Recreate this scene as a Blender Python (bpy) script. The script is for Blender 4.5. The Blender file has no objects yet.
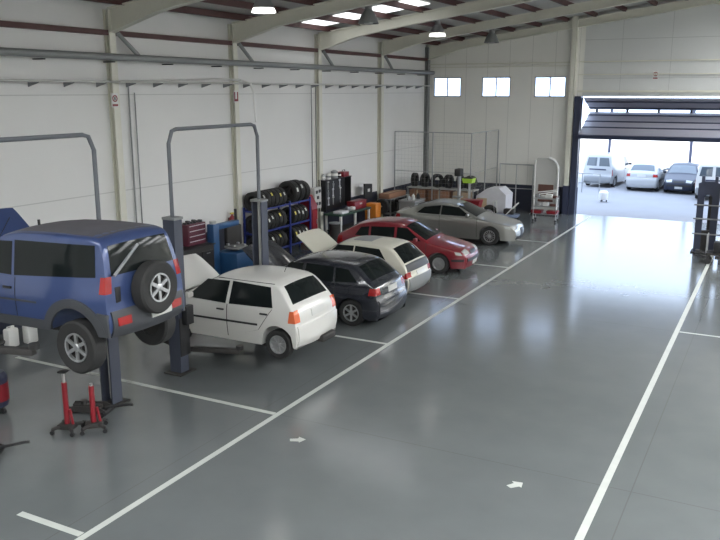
import bpy, bmesh, math, random
import numpy as np
from mathutils import Vector, Matrix
random.seed(7)
PI = math.pi
S = bpy.context.scene
COL = S.collection

# ------------------------------------------------------------------ camera
cam_d = bpy.data.cameras.new('camera'); cam = bpy.data.objects.new('camera', cam_d); COL.objects.link(cam)
cam.matrix_world = Matrix(((0.8847, -0.1020, 0.45486, 0), (0.46616, 0.19359, -0.86326, 0),
                           (0.0, 0.97577, 0.21882, 5.25), (0, 0, 0, 1)))
cam_d.sensor_width = 36; cam_d.lens = 40.0; cam_d.clip_end = 300
S.camera = cam
# ------------------------------------------------------------------ sky, sun, exposure
W = bpy.data.worlds.new('sky'); S.world = W; W.use_nodes = True
wn = W.node_tree.nodes; bg = wn['Background']
bg.inputs[0].default_value = (0.60, 0.75, 1.0, 1); bg.inputs[1].default_value = 4.2
sun_d = bpy.data.lights.new('sun', 'SUN'); sun_d.energy = 7; sun_d.angle = 0.01; sun_d.color = (1, .95, .86)
sun = bpy.data.objects.new('sun', sun_d); COL.objects.link(sun)
sun.rotation_euler = Vector((0.12, 0.84, -0.52)).to_track_quat('-Z', 'Y').to_euler()
S.view_settings.view_transform = 'Standard'; S.view_settings.look = 'None'
S.view_settings.gamma = 1; S.view_settings.use_curve_mapping = False
S.view_settings.exposure = 0.0
FILL_GLOW = 18.0  # glow strength of the added roof panels
S.cycles.max_bounces = 8; S.cycles.diffuse_bounces = 4; S.cycles.sample_clamp_indirect = 6
S.cycles.caustics_reflective = False; S.cycles.caustics_refractive = False


# ------------------------------------------------------------------ materials
def mat(name, col, rough=.5, metal=0, noise=0, nscale=6, coat=0, emit=None, spec=.5, bump=0, bscale=40, trans=0):
    m = bpy.data.materials.new(name); m.use_nodes = True
    nt = m.node_tree; p = nt.nodes['Principled BSDF']
    p.inputs['Base Color'].default_value = (*col, 1); p.inputs['Roughness'].default_value = rough
    p.inputs['Metallic'].default_value = metal; p.inputs['Specular IOR Level'].default_value = spec
    p.inputs['Coat Weight'].default_value = coat; p.inputs['Coat Roughness'].default_value = .05
    p.inputs['Transmission Weight'].default_value = trans
    if emit:
        p.inputs['Emission Color'].default_value = (*emit[0], 1); p.inputs['Emission Strength'].default_value = emit[1]
    if noise or bump:
        tc = nt.nodes.new('ShaderNodeTexCoord'); nz = nt.nodes.new('ShaderNodeTexNoise')
        nz.inputs['Scale'].default_value = nscale; nz.inputs['Detail'].default_value = 5
        nt.links.new(tc.outputs['Object'], nz.inputs['Vector'])
        if noise:
            mx = nt.nodes.new('ShaderNodeMix'); mx.data_type = 'RGBA'
            mx.inputs[6].default_value = (*[c * (1 - noise) for c in col], 1)
            mx.inputs[7].default_value = (*[min(1, c * (1 + noise)) for c in col], 1)
            nt.links.new(nz.outputs['Fac'], mx.inputs[0]); nt.links.new(mx.outputs[2], p.inputs['Base Color'])
        if bump:
            n2 = nt.nodes.new('ShaderNodeTexNoise'); n2.inputs['Scale'].default_value = bscale
            nt.links.new(tc.outputs['Object'], n2.inputs['Vector'])
            b = nt.nodes.new('ShaderNodeBump'); b.inputs['Strength'].default_value = bump; b.inputs['Distance'].default_value = .02
            nt.links.new(n2.outputs['Fac'], b.inputs['Height']); nt.links.new(b.outputs[0], p.inputs['Normal'])
    return m


def floor_mat():
    m = bpy.data.materials.new('grey_epoxy'); m.use_nodes = True
    nt = m.node_tree; N = nt.nodes; L = nt.links; p = N['Principled BSDF']
    tc = N.new('ShaderNodeTexCoord'); sep = N.new('ShaderNodeSeparateXYZ'); L.new(tc.outputs['Object'], sep.inputs[0])
    n1 = N.new('ShaderNodeTexNoise'); n1.inputs['Scale'].default_value = .35; n1.inputs['Detail'].default_value = 6
    n2 = N.new('ShaderNodeTexNoise'); n2.inputs['Scale'].default_value = 1.6; n2.inputs['Detail'].default_value = 3
    for n in (n1, n2): L.new(tc.outputs['Object'], n.inputs['Vector'])

    def M(op, a, b=0.0):
        n = N.new('ShaderNodeMath'); n.operation = op
        for i, v in enumerate((a, b)):
            if isinstance(v, (int, float)): n.inputs[i].default_value = v
            else: L.new(v, n.inputs[i])
        return n.outputs[0]
    jx = M('LESS_THAN', M('ABSOLUTE', M('SUBTRACT', M('MODULO', M('ADD', sep.outputs[0], 28.36), 6.0), 3.0)), .008)
    jy = M('MAXIMUM', M('LESS_THAN', M('ABSOLUTE', M('SUBTRACT', sep.outputs[1], 10.38)), .009), M('LESS_THAN', M('ABSOLUTE', M('SUBTRACT', sep.outputs[1], 18.46)), .009))
    j = M('MAXIMUM', jx, jy)
    mix = N.new('ShaderNodeMix'); mix.data_type = 'RGBA'
    mix.inputs[6].default_value = (.108, .118, .120, 1); mix.inputs[7].default_value = (.158, .171, .174, 1)
    f = M('MULTIPLY', M('ADD', n1.outputs[0], n2.outputs[0]), .5)
    L.new(f, mix.inputs[0])
    m2 = N.new('ShaderNodeMix'); m2.data_type = 'RGBA'; m2.inputs[7].default_value = (.10, .10, .095, 1)
    L.new(mix.outputs[2], m2.inputs[6]); L.new(M('MULTIPLY', j, .6), m2.inputs[0]); L.new(m2.outputs[2], p.inputs['Base Color'])
    p.inputs['Roughness'].default_value = .15
    p.inputs['Specular IOR Level'].default_value = .6
    nb = N.new('ShaderNodeTexNoise'); nb.inputs['Scale'].default_value = 1.6; nb.inputs['Detail'].default_value = 3
    L.new(tc.outputs['Object'], nb.inputs['Vector'])
    b = N.new('ShaderNodeBump'); b.inputs['Strength'].default_value = .02; b.inputs['Distance'].default_value = .02
    L.new(nb.outputs[0], b.inputs['Height']); L.new(b.outputs[0], p.inputs['Normal'])
    return m


def wall_mat(name, col, joints=(2.75, 5.15), vert=None, axis=1, dado=None):
    """painted panels; horizontal joints at given heights, vertical joints every `vert`"""
    m = bpy.data.materials.new(name); m.use_nodes = True
    nt = m.node_tree; N = nt.nodes; L = nt.links; p = N['Principled BSDF']
    tc = N.new('ShaderNodeTexCoord'); sep = N.new('ShaderNodeSeparateXYZ'); L.new(tc.outputs['Object'], sep.inputs[0])

    def M(op, a, b=0.0):
        n = N.new('ShaderNodeMath'); n.operation = op
        for i, v in enumerate((a, b)):
            if isinstance(v, (int, float)): n.inputs[i].default_value = v
            else: L.new(v, n.inputs[i])
        return n.outputs[0]
    j = None
    for z in joints:
        k = M('LESS_THAN', M('ABSOLUTE', M('SUBTRACT', sep.outputs[2], z)), .012)
        j = k if j is None else M('MAXIMUM', j, k)
    if vert:
        k = M('LESS_THAN', M('MODULO', M('ADD', sep.outputs[axis], 50.0), vert), .02)
        j = k if j is None else M('MAXIMUM', j, k)
    nz = N.new('ShaderNodeTexNoise'); nz.inputs['Scale'].default_value = .8; nz.inputs['Detail'].default_value = 5
    L.new(tc.outputs['Object'], nz.inputs['Vector'])
    mix = N.new('ShaderNodeMix'); mix.data_type = 'RGBA'
    mix.inputs[6].default_value = (*[c * .93 for c in col], 1); mix.inputs[7].default_value = (*col, 1)
    L.new(nz.outputs[0], mix.inputs[0]); out = mix.outputs[2]
    if j is not None:
        m2 = N.new('ShaderNodeMix'); m2.data_type = 'RGBA'; m2.inputs[7].default_value = (*[c * .72 for c in col], 1)
        L.new(out, m2.inputs[6]); L.new(j, m2.inputs[0]); out = m2.outputs[2]
    if dado:
        m3 = N.new('ShaderNodeMix'); m3.data_type = 'RGBA'; m3.inputs[7].default_value = (.022, .026, .045, 1)
        L.new(out, m3.inputs[6]); L.new(M('LESS_THAN', sep.outputs[2], dado), m3.inputs[0]); out = m3.outputs[2]
    L.new(out, p.inputs['Base Color']); p.inputs['Roughness'].default_value = .55
    return m


m_floor = floor_mat()
m_wall = wall_mat('white_wall_panels', (.80, .80, .785), (2.75, 5.15), None, 1, 1.16)
m_gable = wall_mat('gable_panels', (.88, .87, .82), (), 1.0, 0, 1.16)
m_header = wall_mat('header_cladding', (.68, .69, .68), (5.75, 6.4, 7.3), 1.9, 0)
m_plain = mat('off_white_wall', (.7, .69, .66), .6)
m_roof = mat('roof_deck', (.50, .50, .48), .6, noise=.1, nscale=1)
m_cream = mat('cream_steel', (.72, .71, .62), .45, noise=.05)
m_oxide = mat('red_oxide_steel', (.085, .036, .034), .6, noise=.15)
m_galv = mat('galvanised', (.42, .43, .44), .4, .6, noise=.1)
m_greypipe = mat('grey_pipe', (.24, .25, .25), .45, .2)
m_skyfill = mat('skylight_panel', (.9, .9, .9), .5, emit=((.96, .985, 1.0), FILL_GLOW))  # for unseen roof panels added to brighten the hall
m_skyv = mat('skylight_panel_dimmed', (.9, .9, .9), .5, emit=((.96, .985, 1.0), 1.6))  # the strip in view, glow lowered to weaken its floor reflection
m_gantry = mat('gantry_grey', (.12, .13, .145), .5)
m_line = mat('white_road_paint', (.50, .52, .49), .45, noise=.12, nscale=5)
m_dkblue = mat('dark_blue_paint', (.030, .038, .075), .4)
m_post = mat('blue_grey_post_paint', (.050, .057, .082), .4, noise=.06)
m_door = mat('grey_blue_door', (.36, .36, .42), .45, .1, noise=.06)
m_black = mat('black_plastic', (.018, .018, .020), .45)
m_rubber = mat('tyre_rubber', (.022, .022, .022), .75, noise=.15, nscale=12)
m_steel = mat('bare_steel', (.5, .5, .5), .35, .9)
m_alloy = mat('alloy_silver', (.52, .53, .54), .32, .75)
m_dark = mat('dark_grime', (.03, .028, .027), .7, noise=.25)
m_glass = mat('tinted_glass', (.010, .013, .013), .08, spec=.2)
m_glassb = mat('clear_car_glass', (.08, .10, .12), .05, spec=.8)
m_red = mat('red_paint', (.22, .012, .02), .35)
m_redlamp = mat('red_lamp_plastic', (.33, .015, .015), .18, coat=.5)
m_orglamp = mat('orange_red_lamp_plastic', (.62, .11, .03), .18, coat=.5)
m_headlamp = mat('headlamp_glass', (.42, .43, .42), .2, coat=.6)
m_plate = mat('number_plate_white', (.55, .55, .53), .4)
m_white = mat('white_plastic', (.74, .74, .72), .4)
m_blue = mat('blue_machine_paint', (.022, .085, .21), .4)
m_rackblue = mat('rack_blue', (.02, .035, .20), .45)
m_maroon = mat('maroon_drawer', (.10, .018, .035), .45)
m_orange = mat('orange_paint', (.62, .20, .02), .4)
m_card = mat('cardboard', (.27, .14, .085), .8, noise=.1)
m_cardl = mat('pale_cardboard', (.50, .38, .26), .8, noise=.1)
m_green = mat('lime_green', (.38, .62, .06), .5)
m_darkgreen = mat('dark_green_bench', (.03, .07, .05), .5)
m_wrap = mat('plastic_wrap', (.66, .66, .70), .3, noise=.1)
m_grey = mat('light_grey_enamel', (.5, .5, .48), .45)
m_midgrey = mat('mid_grey_enamel', (.25, .26, .27), .45)
m_yellow = mat('yellow_sticker', (.75, .65, .12), .6)
m_pale = mat('pale_sticker', (.6, .62, .58), .6)
m_conc = mat('outdoor_concrete', (.25, .25, .265), .8, noise=.08, nscale=1)
m_yard = mat('white_render', (.85, .84, .80), .8)
m_brown = mat('brown_board', (.13, .06, .045), .6)
m_reflector = mat('spun_aluminium', (.45, .46, .48), .3, .8)
m_bulb_on = mat('lamp_glow', (1, 1, 1), .5, emit=((1, .97, .9), 3))
m_bulb_off = mat('lamp_unlit', (.4, .4, .4), .3)
# car paints
p_blue = mat('blue_car_paint', (.045, .073, .19), .3, .25, coat=.7)
p_white = mat('white_car_paint', (.62, .61, .58), .3, coat=.7)
p_black = mat('black_car_paint', (.016, .018, .026), .22, coat=1)
p_cream = mat('cream_white_car_paint', (.62, .60, .51), .35, coat=.5)
p_redc = mat('red_car_paint', (.20, .010, .020), .28, .1, coat=.9)
p_silver = mat('silver_car_paint', (.30, .30, .28), .28, .65, coat=.8)
p_lsilver = mat('light_silver_car_paint', (.40, .41, .42), .35, .1, coat=.8)
p_navy = mat('dark_blue_car_paint', (.015, .02, .04), .4)
m_clad = mat('grey_plastic_cladding', (.05, .053, .06), .5, noise=.08)
m_dustroof = mat('dusty_blue_roof', (.10, .095, .11), .6, noise=.2, nscale=4)


# ------------------------------------------------------------------ helpers
class B:
    """collects shapes and links them as one mesh object"""
    def __init__(s): s.bm = bmesh.new(); s.k = 0
    def _mi(s, faces):
        for f in faces: f.material_index = s.k
    def box(s, c, d, rot=None, bev=0):
        r = bmesh.ops.create_cube(s.bm, size=1); v = r['verts']
        bmesh.ops.scale(s.bm, vec=d, verts=v)
        fs = list({f for q in v for f in q.link_faces}); s._mi(fs)
        if bev:
            es = list({e for q in v for e in q.link_edges})
            g = bmesh.ops.bevel(s.bm, geom=es, offset=bev, segments=2, affect='EDGES', profile=.5)
            v = list({q for f in g['faces'] for q in f.verts} | {q for q in v if q.is_valid}); s._mi(g['faces'])
        if rot is not None: bmesh.ops.rotate(s.bm, cent=(0, 0, 0), matrix=Matrix.Rotation(rot[1], 3, rot[0]), verts=v)
        bmesh.ops.translate(s.bm, vec=c, verts=v); return s
    def cyl(s, a, b, r, r2=None, n=16):
        a, b = Vector(a), Vector(b); d = b - a
        g = bmesh.ops.create_cone(s.bm, cap_ends=True, segments=n, radius1=r, radius2=r if r2 is None else r2, depth=d.length)
        v = g['verts']; s._mi({f for q in v for f in q.link_faces})
        bmesh.ops.rotate(s.bm, cent=(0, 0, 0), matrix=d.to_track_quat('Z', 'Y').to_matrix(), verts=v)
        bmesh.ops.translate(s.bm, vec=(a + b) / 2, verts=v); return s
    def tube(s, pts, r, n=8):
        pts = [Vector(p) for p in pts]; rings = []
        for i, p in enumerate(pts):
            t = (pts[min(i + 1, len(pts) - 1)] - pts[max(i - 1, 0)]).normalized()
            q = t.to_track_quat('Z', 'Y')
            rings.append([s.bm.verts.new(p + q @ Vector((r * math.cos(2 * PI * k / n), r * math.sin(2 * PI * k / n), 0))) for k in range(n)])
        fs = []
        for a, b in zip(rings, rings[1:]):
            q = max(range(n), key=lambda k: -(b[k].co - a[0].co).length)
            for k in range(n): fs.append(s.bm.faces.new((a[k], a[(k + 1) % n], b[(k + 1 + q) % n], b[(k + q) % n])))
        fs.append(s.bm.faces.new(rings[0])); fs.append(s.bm.faces.new(rings[-1])); s._mi(fs); return s
    def lathe(s, prof, c=(0, 0, 0), axis='Z', n=28, closed=False):
        """profile (r, h) spun about an axis through c"""
        rings = []
        ax = {'X': Matrix.Rotation(PI / 2, 3, 'Y'), 'Y': Matrix.Rotation(-PI / 2, 3, 'X'), 'Z': Matrix.Identity(3)}[axis]
        for r, h in prof:
            rings.append([s.bm.verts.new(Vector(c) + ax @ Vector((r * math.cos(2 * PI * k / n), r * math.sin(2 * PI * k / n), h))) for k in range(n)])
        fs = []
        prs = list(zip(rings, rings[1:])) + ([(rings[-1], rings[0])] if closed else [])
        for a, b in prs:
            for k in range(n): fs.append(s.bm.faces.new((a[k], a[(k + 1) % n], b[(k + 1) % n], b[k])))
        if not closed:
            for r in (rings[0], rings[-1]): fs.append(s.bm.faces.new(r))
        s._mi(fs); return s
    def prism(s, poly, axis, a, b):
        """polygon in the two other axes, extruded along axis from a to b"""
        def P(u, v, w): return {'X': (w, u, v), 'Y': (u, w, v), 'Z': (u, v, w)}[axis]
        A = [s.bm.verts.new(P(u, v, a)) for u, v in poly]; C = [s.bm.verts.new(P(u, v, b)) for u, v in poly]
        n = len(poly); fs = [s.bm.faces.new(A), s.bm.faces.new(C)]
        for i in range(n): fs.append(s.bm.faces.new((A[i], A[(i + 1) % n], C[(i + 1) % n], C[i])))
        s._mi(fs); return s
    def grid(s, fn, nu, nv):
        V = [[s.bm.verts.new(fn(i / nu, j / nv)) for j in range(nv + 1)] for i in range(nu + 1)]
        fs = [s.bm.faces.new((V[i][j], V[i + 1][j], V[i + 1][j + 1], V[i][j + 1])) for i in range(nu) for j in range(nv)]
        s._mi(fs); return V
    def quad(s, *p):
        s._mi([s.bm.faces.new([s.bm.verts.new(q) for q in p])]); return s
    def build(s, name, m, parent=None, smooth=30, loc=None, flip=False):
        bmesh.ops.recalc_face_normals(s.bm, faces=s.bm.faces)
        me = bpy.data.meshes.new(name)
        if smooth:
            for f in s.bm.faces: f.smooth = True
        s.bm.to_mesh(me); s.bm.free()
        if smooth: me.set_sharp_from_angle(angle=math.radians(smooth))
        for q in (m if isinstance(m, (list, tuple)) else [m]): me.materials.append(q)
        o = bpy.data.objects.new(name, me); COL.objects.link(o)
        if parent is not None: o.parent = parent
        if loc is not None: o.location = loc
        return o


def tag(o, label, cat, group=None):
    o['label'] = label; o['category'] = cat
    if group: o['group'] = group
    return o


def thing(name, label, cat, loc=(0, 0, 0), rz=0, group=None):
    o = bpy.data.objects.new(name, None); COL.objects.link(o); o.location = loc; o.rotation_euler = (0, 0, rz)
    o.empty_display_size = .1
    return tag(o, label, cat, group)


def struct(o):
    o['kind'] = 'structure'; return o


def bx(name, m, c, d, parent=None, bev=0, rot=None):
    return B().box(c, d, rot, bev).build(name, m, parent)


# ================================================================== SETTING
XW, YF, XR, YB = -14.9, 34.86, 9.0, -7.0
bm = B(); bm.quad((XW, YB, 0), (XR, YB, 0), (XR, YF + .12, 0), (XW, YF + .12, 0))
floor = struct(bm.build('floor', m_floor, smooth=0))


def stripe(x0, y0, x1, y1, w, name='floor_line'):
    d = Vector((x1 - x0, y1 - y0, 0)).normalized(); n = Vector((-d.y, d.x, 0)) * w / 2
    a, b = Vector((x0, y0, .003)), Vector((x1, y1, .003))
    q = B(); q.quad(a - n, b - n, b + n, a + n)
    return q.build(name, m_line, floor, smooth=0)


stripe(-7.0, 4.5, -7.06, 34.6, .10)
stripe(-1.70, 4.5, -1.76, 33.6, .10)
for y, x0 in ((6.17, -8.15), (10.37, -13.3), (14.62, -13.3), (18.87, -13.3), (23.1, -13.3), (27.75, -13.3)):
    stripe(-7.066, y, x0, y - .0, .10)
stripe(-9.3, 6.17, -13.3, 6.17, .10)
stripe(-1.67, 18.45, 4.5, 18.45, .08)


def arrow(x, y, a):
    q = B(); c, s_ = math.cos(a), math.sin(a)
    P = [(-.11, -.05), (.02, -.06), (.03, -.10), (.13, .01), (.02, .11), (.01, .05), (-.12, .04)]
    q._mi([q.bm.faces.new([q.bm.verts.new((x + c * u - s_ * v, y + s_ * u + c * v, .003)) for u, v in P])])
    q.build('floor_arrow', m_line, floor, smooth=0)


arrow(-6.19, 9.68, .5); arrow(-2.79, 9.84, .9)

# left wall (2.5 cm proud columns come after)
struct(bx('wall_left', m_wall, (XW - .15, (YB + YF) / 2, 4.4), (.3, YF - YB, 8.8)))
struct(bx('wall_right', m_plain, (XR + .15, (YB + YF) / 2, 4.4), (.3, YF - YB, 8.8)))
struct(bx('wall_back', m_plain, ((XW + XR) / 2, YB - .15, 5), (XR - XW, .3, 10)))
# far wall with three windows and the big door
DX0, DX1, DZ = -7.79, 1.2, 5.02
WINS = ((-14.56, -13.22), (-12.25, -10.93), (-9.87, -8.5)); WZ0, WZ1 = 4.97, 5.84
q = B()
q.box(((XW + DX0) / 2, YF + .1, WZ0 / 2), (DX0 - XW, .2, WZ0))
q.box(((XW + DX0) / 2, YF + .1, (WZ1 + 9.6) / 2), (DX0 - XW, .2, 9.6 - WZ1))
xs = [XW] + [v for w in WINS for v in w] + [DX0]
for a, b in zip(xs[0::2], xs[1::2]): q.box(((a + b) / 2, YF + .1, (WZ0 + WZ1) / 2), (b - a, .2, WZ1 - WZ0))
struct(q.build('wall_far', m_gable, smooth=0))
q = B(); q.box(((DX0 + DX1) / 2, YF + .1, (DZ + 9.6) / 2), (DX1 - DX0, .2, 9.6 - DZ))
struct(q.build('wall_header', m_header, smooth=0))
struct(bx('wall_far_right', m_gable, ((DX1 + XR) / 2, YF + .1, 4.8), (XR - DX1, .2, 9.6)))
m_pane = mat('window_pane', (.9, .93, 1), .02, trans=1.0)
for i, (a, b) in enumerate(WINS):
    q = B(); t = .05
    for z in (WZ0 + t / 2, WZ1 - t / 2): q.box(((a + b) / 2, YF + .06, z), (b - a, .08, t))
    for x in (a + t / 2, (a + b) / 2, b - t / 2): q.box((x, YF + .06, (WZ0 + WZ1) / 2), (t * .8, .08, WZ1 - WZ0))
    w = struct(q.build('window_%d' % (i + 1), m_grey))
    bx('window_pane', m_pane, ((a + b) / 2, YF + .06, (WZ0 + WZ1) / 2), (b - a, .008, WZ1 - WZ0), w)

# roof
SL = .138
def zb(x): return 6.85 + SL * (x + 14.9) if x < -3 else 6.85 + SL * 11.9 - SL * (x + 3)
def deck(x): return zb(x) + .48
q = B()
for x0, x1 in ((XW - .3, -3.0), (-3.0, XR + .3)):
    q.prism([(x0, deck(x0)), (x1, deck(x1)), (x1, deck(x1) + .1), (x0, deck(x0) + .1)], 'Y', YB - .3, YF + .2)
struct(q.build('ceiling', m_roof, smooth=0))
n = 0
for y, xa, xb, w, m_ in ((23.75, -14.3, -10.4, .75, m_skyv), (-5, -13, -4.2, .7, m_skyfill), (2, -13, -4.2, .7, m_skyfill), (-5, .6, 8.4, .9, m_skyfill), (-1.5, .6, 8.4, .9, m_skyfill), (2.5, .6, 8.4, .9, m_skyfill), (6.5, .6, 8.4, .9, m_skyfill), (10.5, .6, 8.4, .9, m_skyfill), (14.5, 1.5, 8.4, .9, m_skyfill), (18.5, 2.0, 8.4, .9, m_skyfill), (23, 2.0, 8.4, .9, m_skyfill), (27.5, 1.5, 8.4, 1.5, m_skyfill), (32.2, 1.0, 8.4, 1.6, m_skyfill)):  # first strip is in view; the others are unseen, added as fill light
    n += 1
    q = B(); q.prism([(xa, deck(xa) - .03), (xb, deck(xb) - .03), (xb, deck(xb) - .015), (xa, deck(xa) - .015)], 'Y', y - w, y + w)
    struct(q.build('skylight_%d' % n, m_, smooth=0))
RY = [YF - 4.95 * k for k in range(0, 9)]
n = 0
for k, y in enumerate(RY):
    yy = y - .15 if k == 0 else y
    q = B()
    for sgn in (0, 1):
        if sgn == 0: xs = [-14.75, -13.2, -11.5, -3.0]
        else: xs = [8.85, 7.3, 5.6, -3.0]
        ex = [.26, .04, 0, 0]
        up = [(x, zb(x) + .30) for x in xs]; lo = [(x, zb(x) - e) for x, e in zip(xs, ex)]
        q.prism(up + lo[::-1], 'Y', yy - .02, yy + .02)
        for i in range(3):
            for (p0, p1) in ((lo[i], lo[i + 1]), (up[i], up[i + 1])):
                q.prism([p0, p1, (p1[0], p1[1] + .03), (p0[0], p0[1] + .03)], 'Y', yy - .11, yy + .11)
    n += 1; struct(q.build('trim_%d' % n, m_cream, smooth=0))
    for x in (XW + .09, XR - .09):
        q = B(); s_ = 1 if x < 0 else -1
        q.box((x - s_ * .075, yy, zb(x) / 2 + .15), (.03, .20, zb(x) + .3)); q.box((x + s_ * .075, yy, zb(x) / 2 + .15), (.03, .20, zb(x) + .3))
        q.box((x, yy, zb(x) / 2 + .15), (.14, .03, zb(x) + .3))
        n += 1; struct(q.build('trim_%d' % n, m_cream if k else m_greypipe, smooth=0))
x = -14.3
while x < 8.5:
    if abs(x + 3) > .3:
        n += 1; o = B(); o.box((x, (YB + YF) / 2, deck(x) - .095), (.10, YF - YB, .17))
        struct(o.build('trim_%d' % n, m_oxide, smooth=0))
    x += 1.15
# eave girts, big grey pipe along the wall, rails
for z, h, m in ((6.62, .12, m_oxide), ):
    n += 1; struct(bx('trim_%d' % n, m, (XW + .08, (YB + YF) / 2, z), (.14, YF - YB, h)))
for k in range(1, 6):   # knee braces
    y = RY[k]; n += 1
    struct(B().cyl((XW + .22, y + .12, 6.62), (XW + .22, y + .85, 6.08), .055).build('trim_%d' % n, m_greypipe))
pipe = tag(B().cyl((XW + .34, YB, 6.04), (XW + .34, YF - .05, 6.04), .085).build('ventilation_pipe', m_greypipe),
           'thick grey pipe running the length of the left wall under the eaves', 'pipe')
for k in range(16):
    bx('bracket', m_black, (XW + .17, 2.3 + k * 2.1, 5.93), (.34, .06, .03), pipe)
rail = thing('compressed_air_rail', 'thin pale rail on dark brackets along the left wall below the thick pipe', 'rail')
B().cyl((XW + .3, 3, 5.46), (XW + .3, YF - .1, 5.46), .028).build('rail', m_grey, rail)
for k in range(22):
    y = 12.6 + k * 1.0
    B().prism([(XW + .002, 5.44), (XW + .33, 5.44), (XW + .33, 5.42), (XW + .002, 5.33)], 'Y', y - .015, y + .015).build('bracket', m_midgrey, rail)
# far wall: girts, door post, jambs
for z, h, x0, x1 in ((6.41, .05, XW, -8.3), (6.27, .03, XW, -8.3), (6.42, .05, -8.0, 8.8), (5.9, .04, -8.0, 8.8), (5.22, .08, -8.0, 8.8)):
    n += 1; struct(bx('trim_%d' % n, m_cream, ((x0 + x1) / 2, YF - .05, z), (x1 - x0, .1, h)))
n += 1; struct(bx('trim_%d' % n, m_cream, (-8.2, YF - .12, 4.75), (.22, .24, 7.0)))
n += 1; struct(bx('trim_%d' % n, m_dkblue, (-8.2, YF - .12, .62), (.26, .26, 1.24)))
n += 1; struct(bx('trim_%d' % n, m_dkblue, (-7.92, YF - .06, 2.51), (.26, .34, 5.02)))
# bi-fold door, half raised
dr = thing('bifold_door', 'grey-blue bi-fold overhead door folded half up over the bright opening', 'door')
ZT, HY, HZ, LY, LZ = 4.93, YF + 1.45, 4.42, YF - .62, 3.36
def slab(name, y0, z0, y1, z1, th, x0, x1, parent, m):
    d = Vector((0, y1 - y0, z1 - z0)); nn = Vector((0, -d.z, d.y)).normalized() * th / 2
    q = B(); q.prism([(y0 + nn.y, z0 + nn.z), (y1 + nn.y, z1 + nn.z), (y1 - nn.y, z1 - nn.z), (y0 - nn.y, z0 - nn.z)], 'X', x0, x1)
    return q.build(name, m, parent, smooth=0)
slab('upper_leaf', YF + .12, ZT, HY, HZ + .06, .06, DX0 + .05, DX1 - .05, dr, m_door)
lower = slab('lower_leaf', HY, HZ - .10, LY, LZ, .06, DX0 + .05, DX1 - .05, dr, m_door)
for f in (.12, .38, .62, .97):
    y, z = HY + (LY - HY) * f, HZ - .1 + (LZ - HZ + .1) * f
    slab('rib', y, z, y - .07, z - .035, .10 if f < .9 else .16, DX0 + .04, DX1 - .04, lower, m_dkblue)
for f in (.2, .8):
    y, z = YF + .12 + (HY - YF - .12) * f, ZT + (HZ + .06 - ZT) * f
    slab('rib', y, z, y + .1, z - .035, .12, DX0 + .05, DX1 - .05, dr, m_dkblue)
for x in np.arange(DX0 + .35, DX1, 1.28): bx('hinge', m_black, (x, HY, HZ - .02), (.1, .06, .22), dr)
def onleaf(x, f): return (x, HY + (LY - HY) * f, HZ - .1 + (LZ - HZ + .1) * f)
q = B()
for x0, f0, x1, f1 in ((-5.55, .36, -5.55, .95), (-4.75, .36, -4.75, .95), (-5.55, .36, -4.75, .36)):
    a, b = Vector(onleaf(x0, f0)), Vector(onleaf(x1, f1)); up = Vector((0, -.37, -.93)).normalized() * .05
    up = Vector((0, -.36, -.93)) * .02; q.cyl(a + Vector((0, -.02, -.04)), b + Vector((0, -.02, -.04)), .022, n=6)
q.build('wicket_door_frame', m_black, lower)
for x in (DX0 + .02, ):
    B().cyl((x, YF + .05, 4.95), onleaf(x, .95), .025).build('side_arm', m_dkblue, dr)

# outside: yard and white boundary wall
q = B(); q.quad((-45, YF + .12, -.012), (40, YF + .12, -.012), (40, 75, -.012), (-45, 75, -.012))
q.quad((-45, YF + .12, -.3), (40, YF + .12, -.3), (40, 75, -.3), (-45, 75, -.3))
struct(q.build('yard_ground', m_conc, smooth=0))
struct(bx('yard_wall', m_yard, (-5, 62, 1.5), (80, .25, 3.0)))
for (x, y) in ((-9.75, 52), (-5.0, 52)):
    t = B(); t.cyl((x, y, 0), (x, y, 4.2), .09); t.cyl((x, y, 0), (x, y, .06), .2)
    tag(t.build('yard_post', m_dkblue), 'slim dark steel post in the yard behind the ' + ('left van' if x < -7 else 'dark car'), 'post')

# ================================================================== CARS
def smooth_table(pts, lo, hi, w=.06, n=600):
    xs = np.linspace(lo, hi, n); ys = np.interp(xs, [p[0] for p in pts], [p[1] for p in pts])
    k = max(1, int(w / (hi - lo) * n)); pad = np.pad(ys, k, mode='edge'); ys = np.convolve(pad, np.ones(2 * k + 1) / (2 * k + 1), 'valid')
    return lambda v: float(np.interp(v, xs, ys))


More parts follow.
